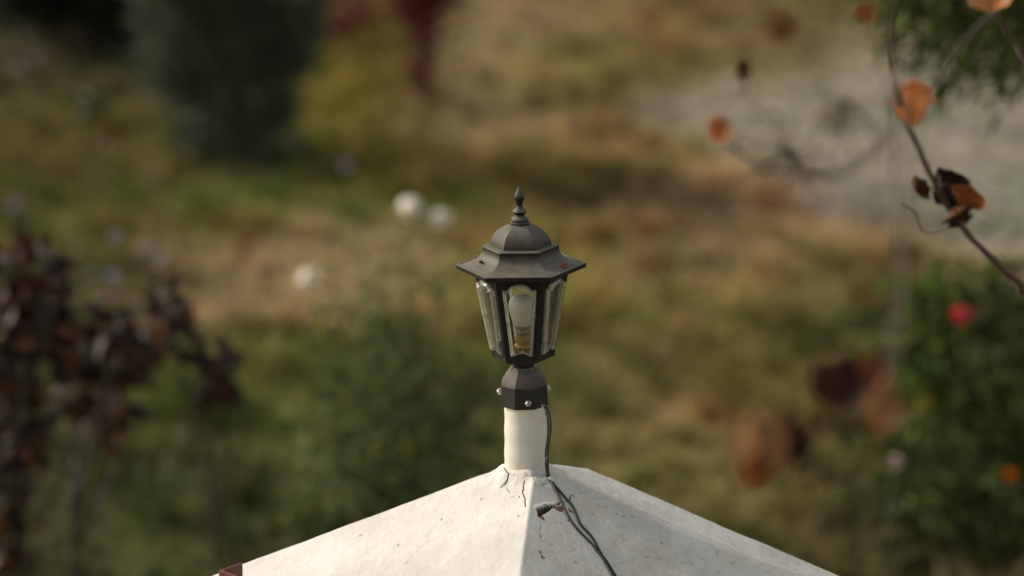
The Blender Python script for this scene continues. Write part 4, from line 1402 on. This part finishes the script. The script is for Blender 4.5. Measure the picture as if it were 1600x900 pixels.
def tussocks():
    n = 2600
    x, y = in_view_xy(n)
    n = len(x)
    s_, c = soilness(x, y)
    keep = rng.random(n) < 0.03 + 0.9 * np.clip((s_ - 0.12) * 1.6, 0, 1)
    x, y, c = x[keep], y[keep], c[keep]
    n = len(x); nb = 55
    size = 0.6 + 0.9 * rng.random(n)
    kind = rng.random(n)
    mult = np.where(kind[:, None] < 0.38, np.array([[1.6, 1.42, 1.75]]), np.where(kind[:, None] < 0.72, np.array([[0.72, 0.92, 0.72]]), np.array([[0.9, 0.75, 0.75]])))
    m = n * nb
    S = np.repeat(size, nb)
    X = np.repeat(x, nb) + rng.normal(0, 0.05, m) * S; Y = np.repeat(y, nb) + rng.normal(0, 0.05, m) * S
    Z = gz(X, Y)
    H = S * 0.15 * (0.5 + 0.8 * rng.random(m))
    lean = rng.normal(0, 0.5, (m, 2)) * H[:, None]
    w = 0.004 + 0.004 * rng.random(m)
    a = rng.random(m) * 6.283
    sx, sy = np.cos(a) * w, np.sin(a) * w
    V = np.empty((m, 5, 3))
    V[:, 0] = np.stack([X - sx, Y - sy, Z - 0.01], -1); V[:, 1] = np.stack([X + sx, Y + sy, Z - 0.01], -1)
    mx, my, mz = X + lean[:, 0] * 0.4, Y + lean[:, 1] * 0.4, Z + H * 0.65
    V[:, 2] = np.stack([mx - sx * .9, my - sy * .9, mz], -1); V[:, 3] = np.stack([mx + sx * .9, my + sy * .9, mz], -1)
    V[:, 4] = np.stack([X + lean[:, 0], Y + lean[:, 1], Z + H * 0.95], -1)
    T = np.array([(0, 1, 3), (0, 3, 2), (2, 3, 4)])
    F = (T[None] + (np.arange(m) * 5)[:, None, None]).reshape(-1, 3)
    cb = np.repeat(c * mult, nb, axis=0) * (1.1 + rng.normal(0, 0.2, (m, 1)))
    C = np.repeat(np.clip(cb, 0.004, 0.6), 5, axis=0)
    o = link('tussocks', mesh_np('tussocks', V.reshape(-1, 3), F, C), M_GRASS)
    setp(o, 'taller tussocks of straw and olive grass dotted over the ground', 'grass', kind='stuff')
tussocks()

def broad_weeds():
    n = 9000
    x, y = in_view_xy(n)
    n = len(x)
    s_, c = soilness(x, y)
    keep = (rng.random(n) < 0.15 + 0.6 * s_) & (fbm(x, y, 1.7, 43) > 0.0)
    x, y, c = x[keep], y[keep], c[keep]
    n = len(x); nb = 5
    X = np.repeat(x, nb) + rng.normal(0, 0.03, n * nb); Y = np.repeat(y, nb) + rng.normal(0, 0.03, n * nb)
    P = np.stack([X, Y, gz(X, Y) + 0.03 * rng.random(n * nb)], -1)
    d = rng.normal(0, 1, (n * nb, 3)); d[:, 2] = np.abs(d[:, 2]) * 0.8
    L = 0.04 + 0.05 * rng.random(n * nb)
    cc = np.repeat(c, nb, axis=0) * np.array([0.75, 1.1, 0.7]) * (1 + rng.normal(0, 0.3, (n * nb, 1)))
    V, F, C = leaves_np(P, d, L, L * 0.45, np.clip(cc, 0.004, 0.5))
    o = link('weeds', mesh_np('weeds', V, F, C), M_LEAF)
    setp(o, 'low broad-leaved weeds scattered through the grass', 'weeds', kind='stuff')
broad_weeds()

def litter():
    x, y = in_view_xy(5000)
    n = len(x)
    P = np.stack([x, y, gz(x, y) + 0.01 + 0.02 * rng.random(n)], -1)
    d = rng.normal(0, 1, (n, 3)); d[:, 2] *= 0.25
    L = 0.03 + 0.05 * rng.random(n)
    cols = np.array([(0.16, 0.10, 0.055), (0.22, 0.15, 0.09), (0.10, 0.06, 0.035), (0.26, 0.20, 0.13)])[rng.integers(0, 4, n)]
    V, F, C = leaves_np(P, d, L, L * 0.55, cols * (1 + rng.normal(0, 0.2, (n, 1))))
    o = link('leaf_litter', mesh_np('leaf_litter', V, F, C), M_DRY)
    setp(o, 'fallen brown leaves strewn over the garden ground', 'leaf litter', kind='stuff')
litter()

def stones(name, label, cat, n, pred, lo, hi, colr):
    bm = bmesh.new(); bmesh.ops.create_icosphere(bm, subdivisions=1, radius=1)
    S = np.array([v.co for v in bm.verts]); SF = np.array([[v.index for v in f.verts] for f in bm.faces]); bm.free()
    x, y = in_view_xy(n)
    s_, c = soilness(x, y)
    keep = pred(s_, x, y)
    x, y, c = x[keep], y[keep], c[keep]
    n = len(x)
    r = lo + (hi - lo) * rng.random(n) ** 2.5
    V = S[None] * (1 + rng.normal(0, 0.18, (n, len(S), 1))) * r[:, None, None] * np.array([1, 1, 0.65]) * (1 + rng.normal(0, 0.2, (n, 1, 3)))
    V = V + np.stack([x, y, gz(x, y) + r * 0.3], -1)[:, None, :]
    F = (SF[None] + (np.arange(n) * len(S))[:, None, None]).reshape(-1, 3)
    C = np.repeat(c * (1 + rng.normal(0, 0.22, (n, 1))) * np.array(colr), len(S), axis=0)
    o = link(name, mesh_np(name, V.reshape(-1, 3), F, np.clip(C, 0.01, 0.6)), M_STONE)
    setp(o, label, cat, kind='stuff')
stones('gravel', 'grey gravel and pebbles on the bare strip at upper right', 'gravel', 26000, lambda s, x, y: (s < 0.12) & (rng.random(len(s)) < 0.6), 0.008, 0.035, (1.1, 1.08, 1.05))
stones('soil_clods', 'crumbled brown soil clods on the bare patches', 'soil clods', 16000, lambda s, x, y: (s >= 0.05) & (s < 0.5) & (rng.random(len(s)) < 0.5), 0.010, 0.05, (1.05, 1.0, 0.95))

bpy.context.view_layer.update()
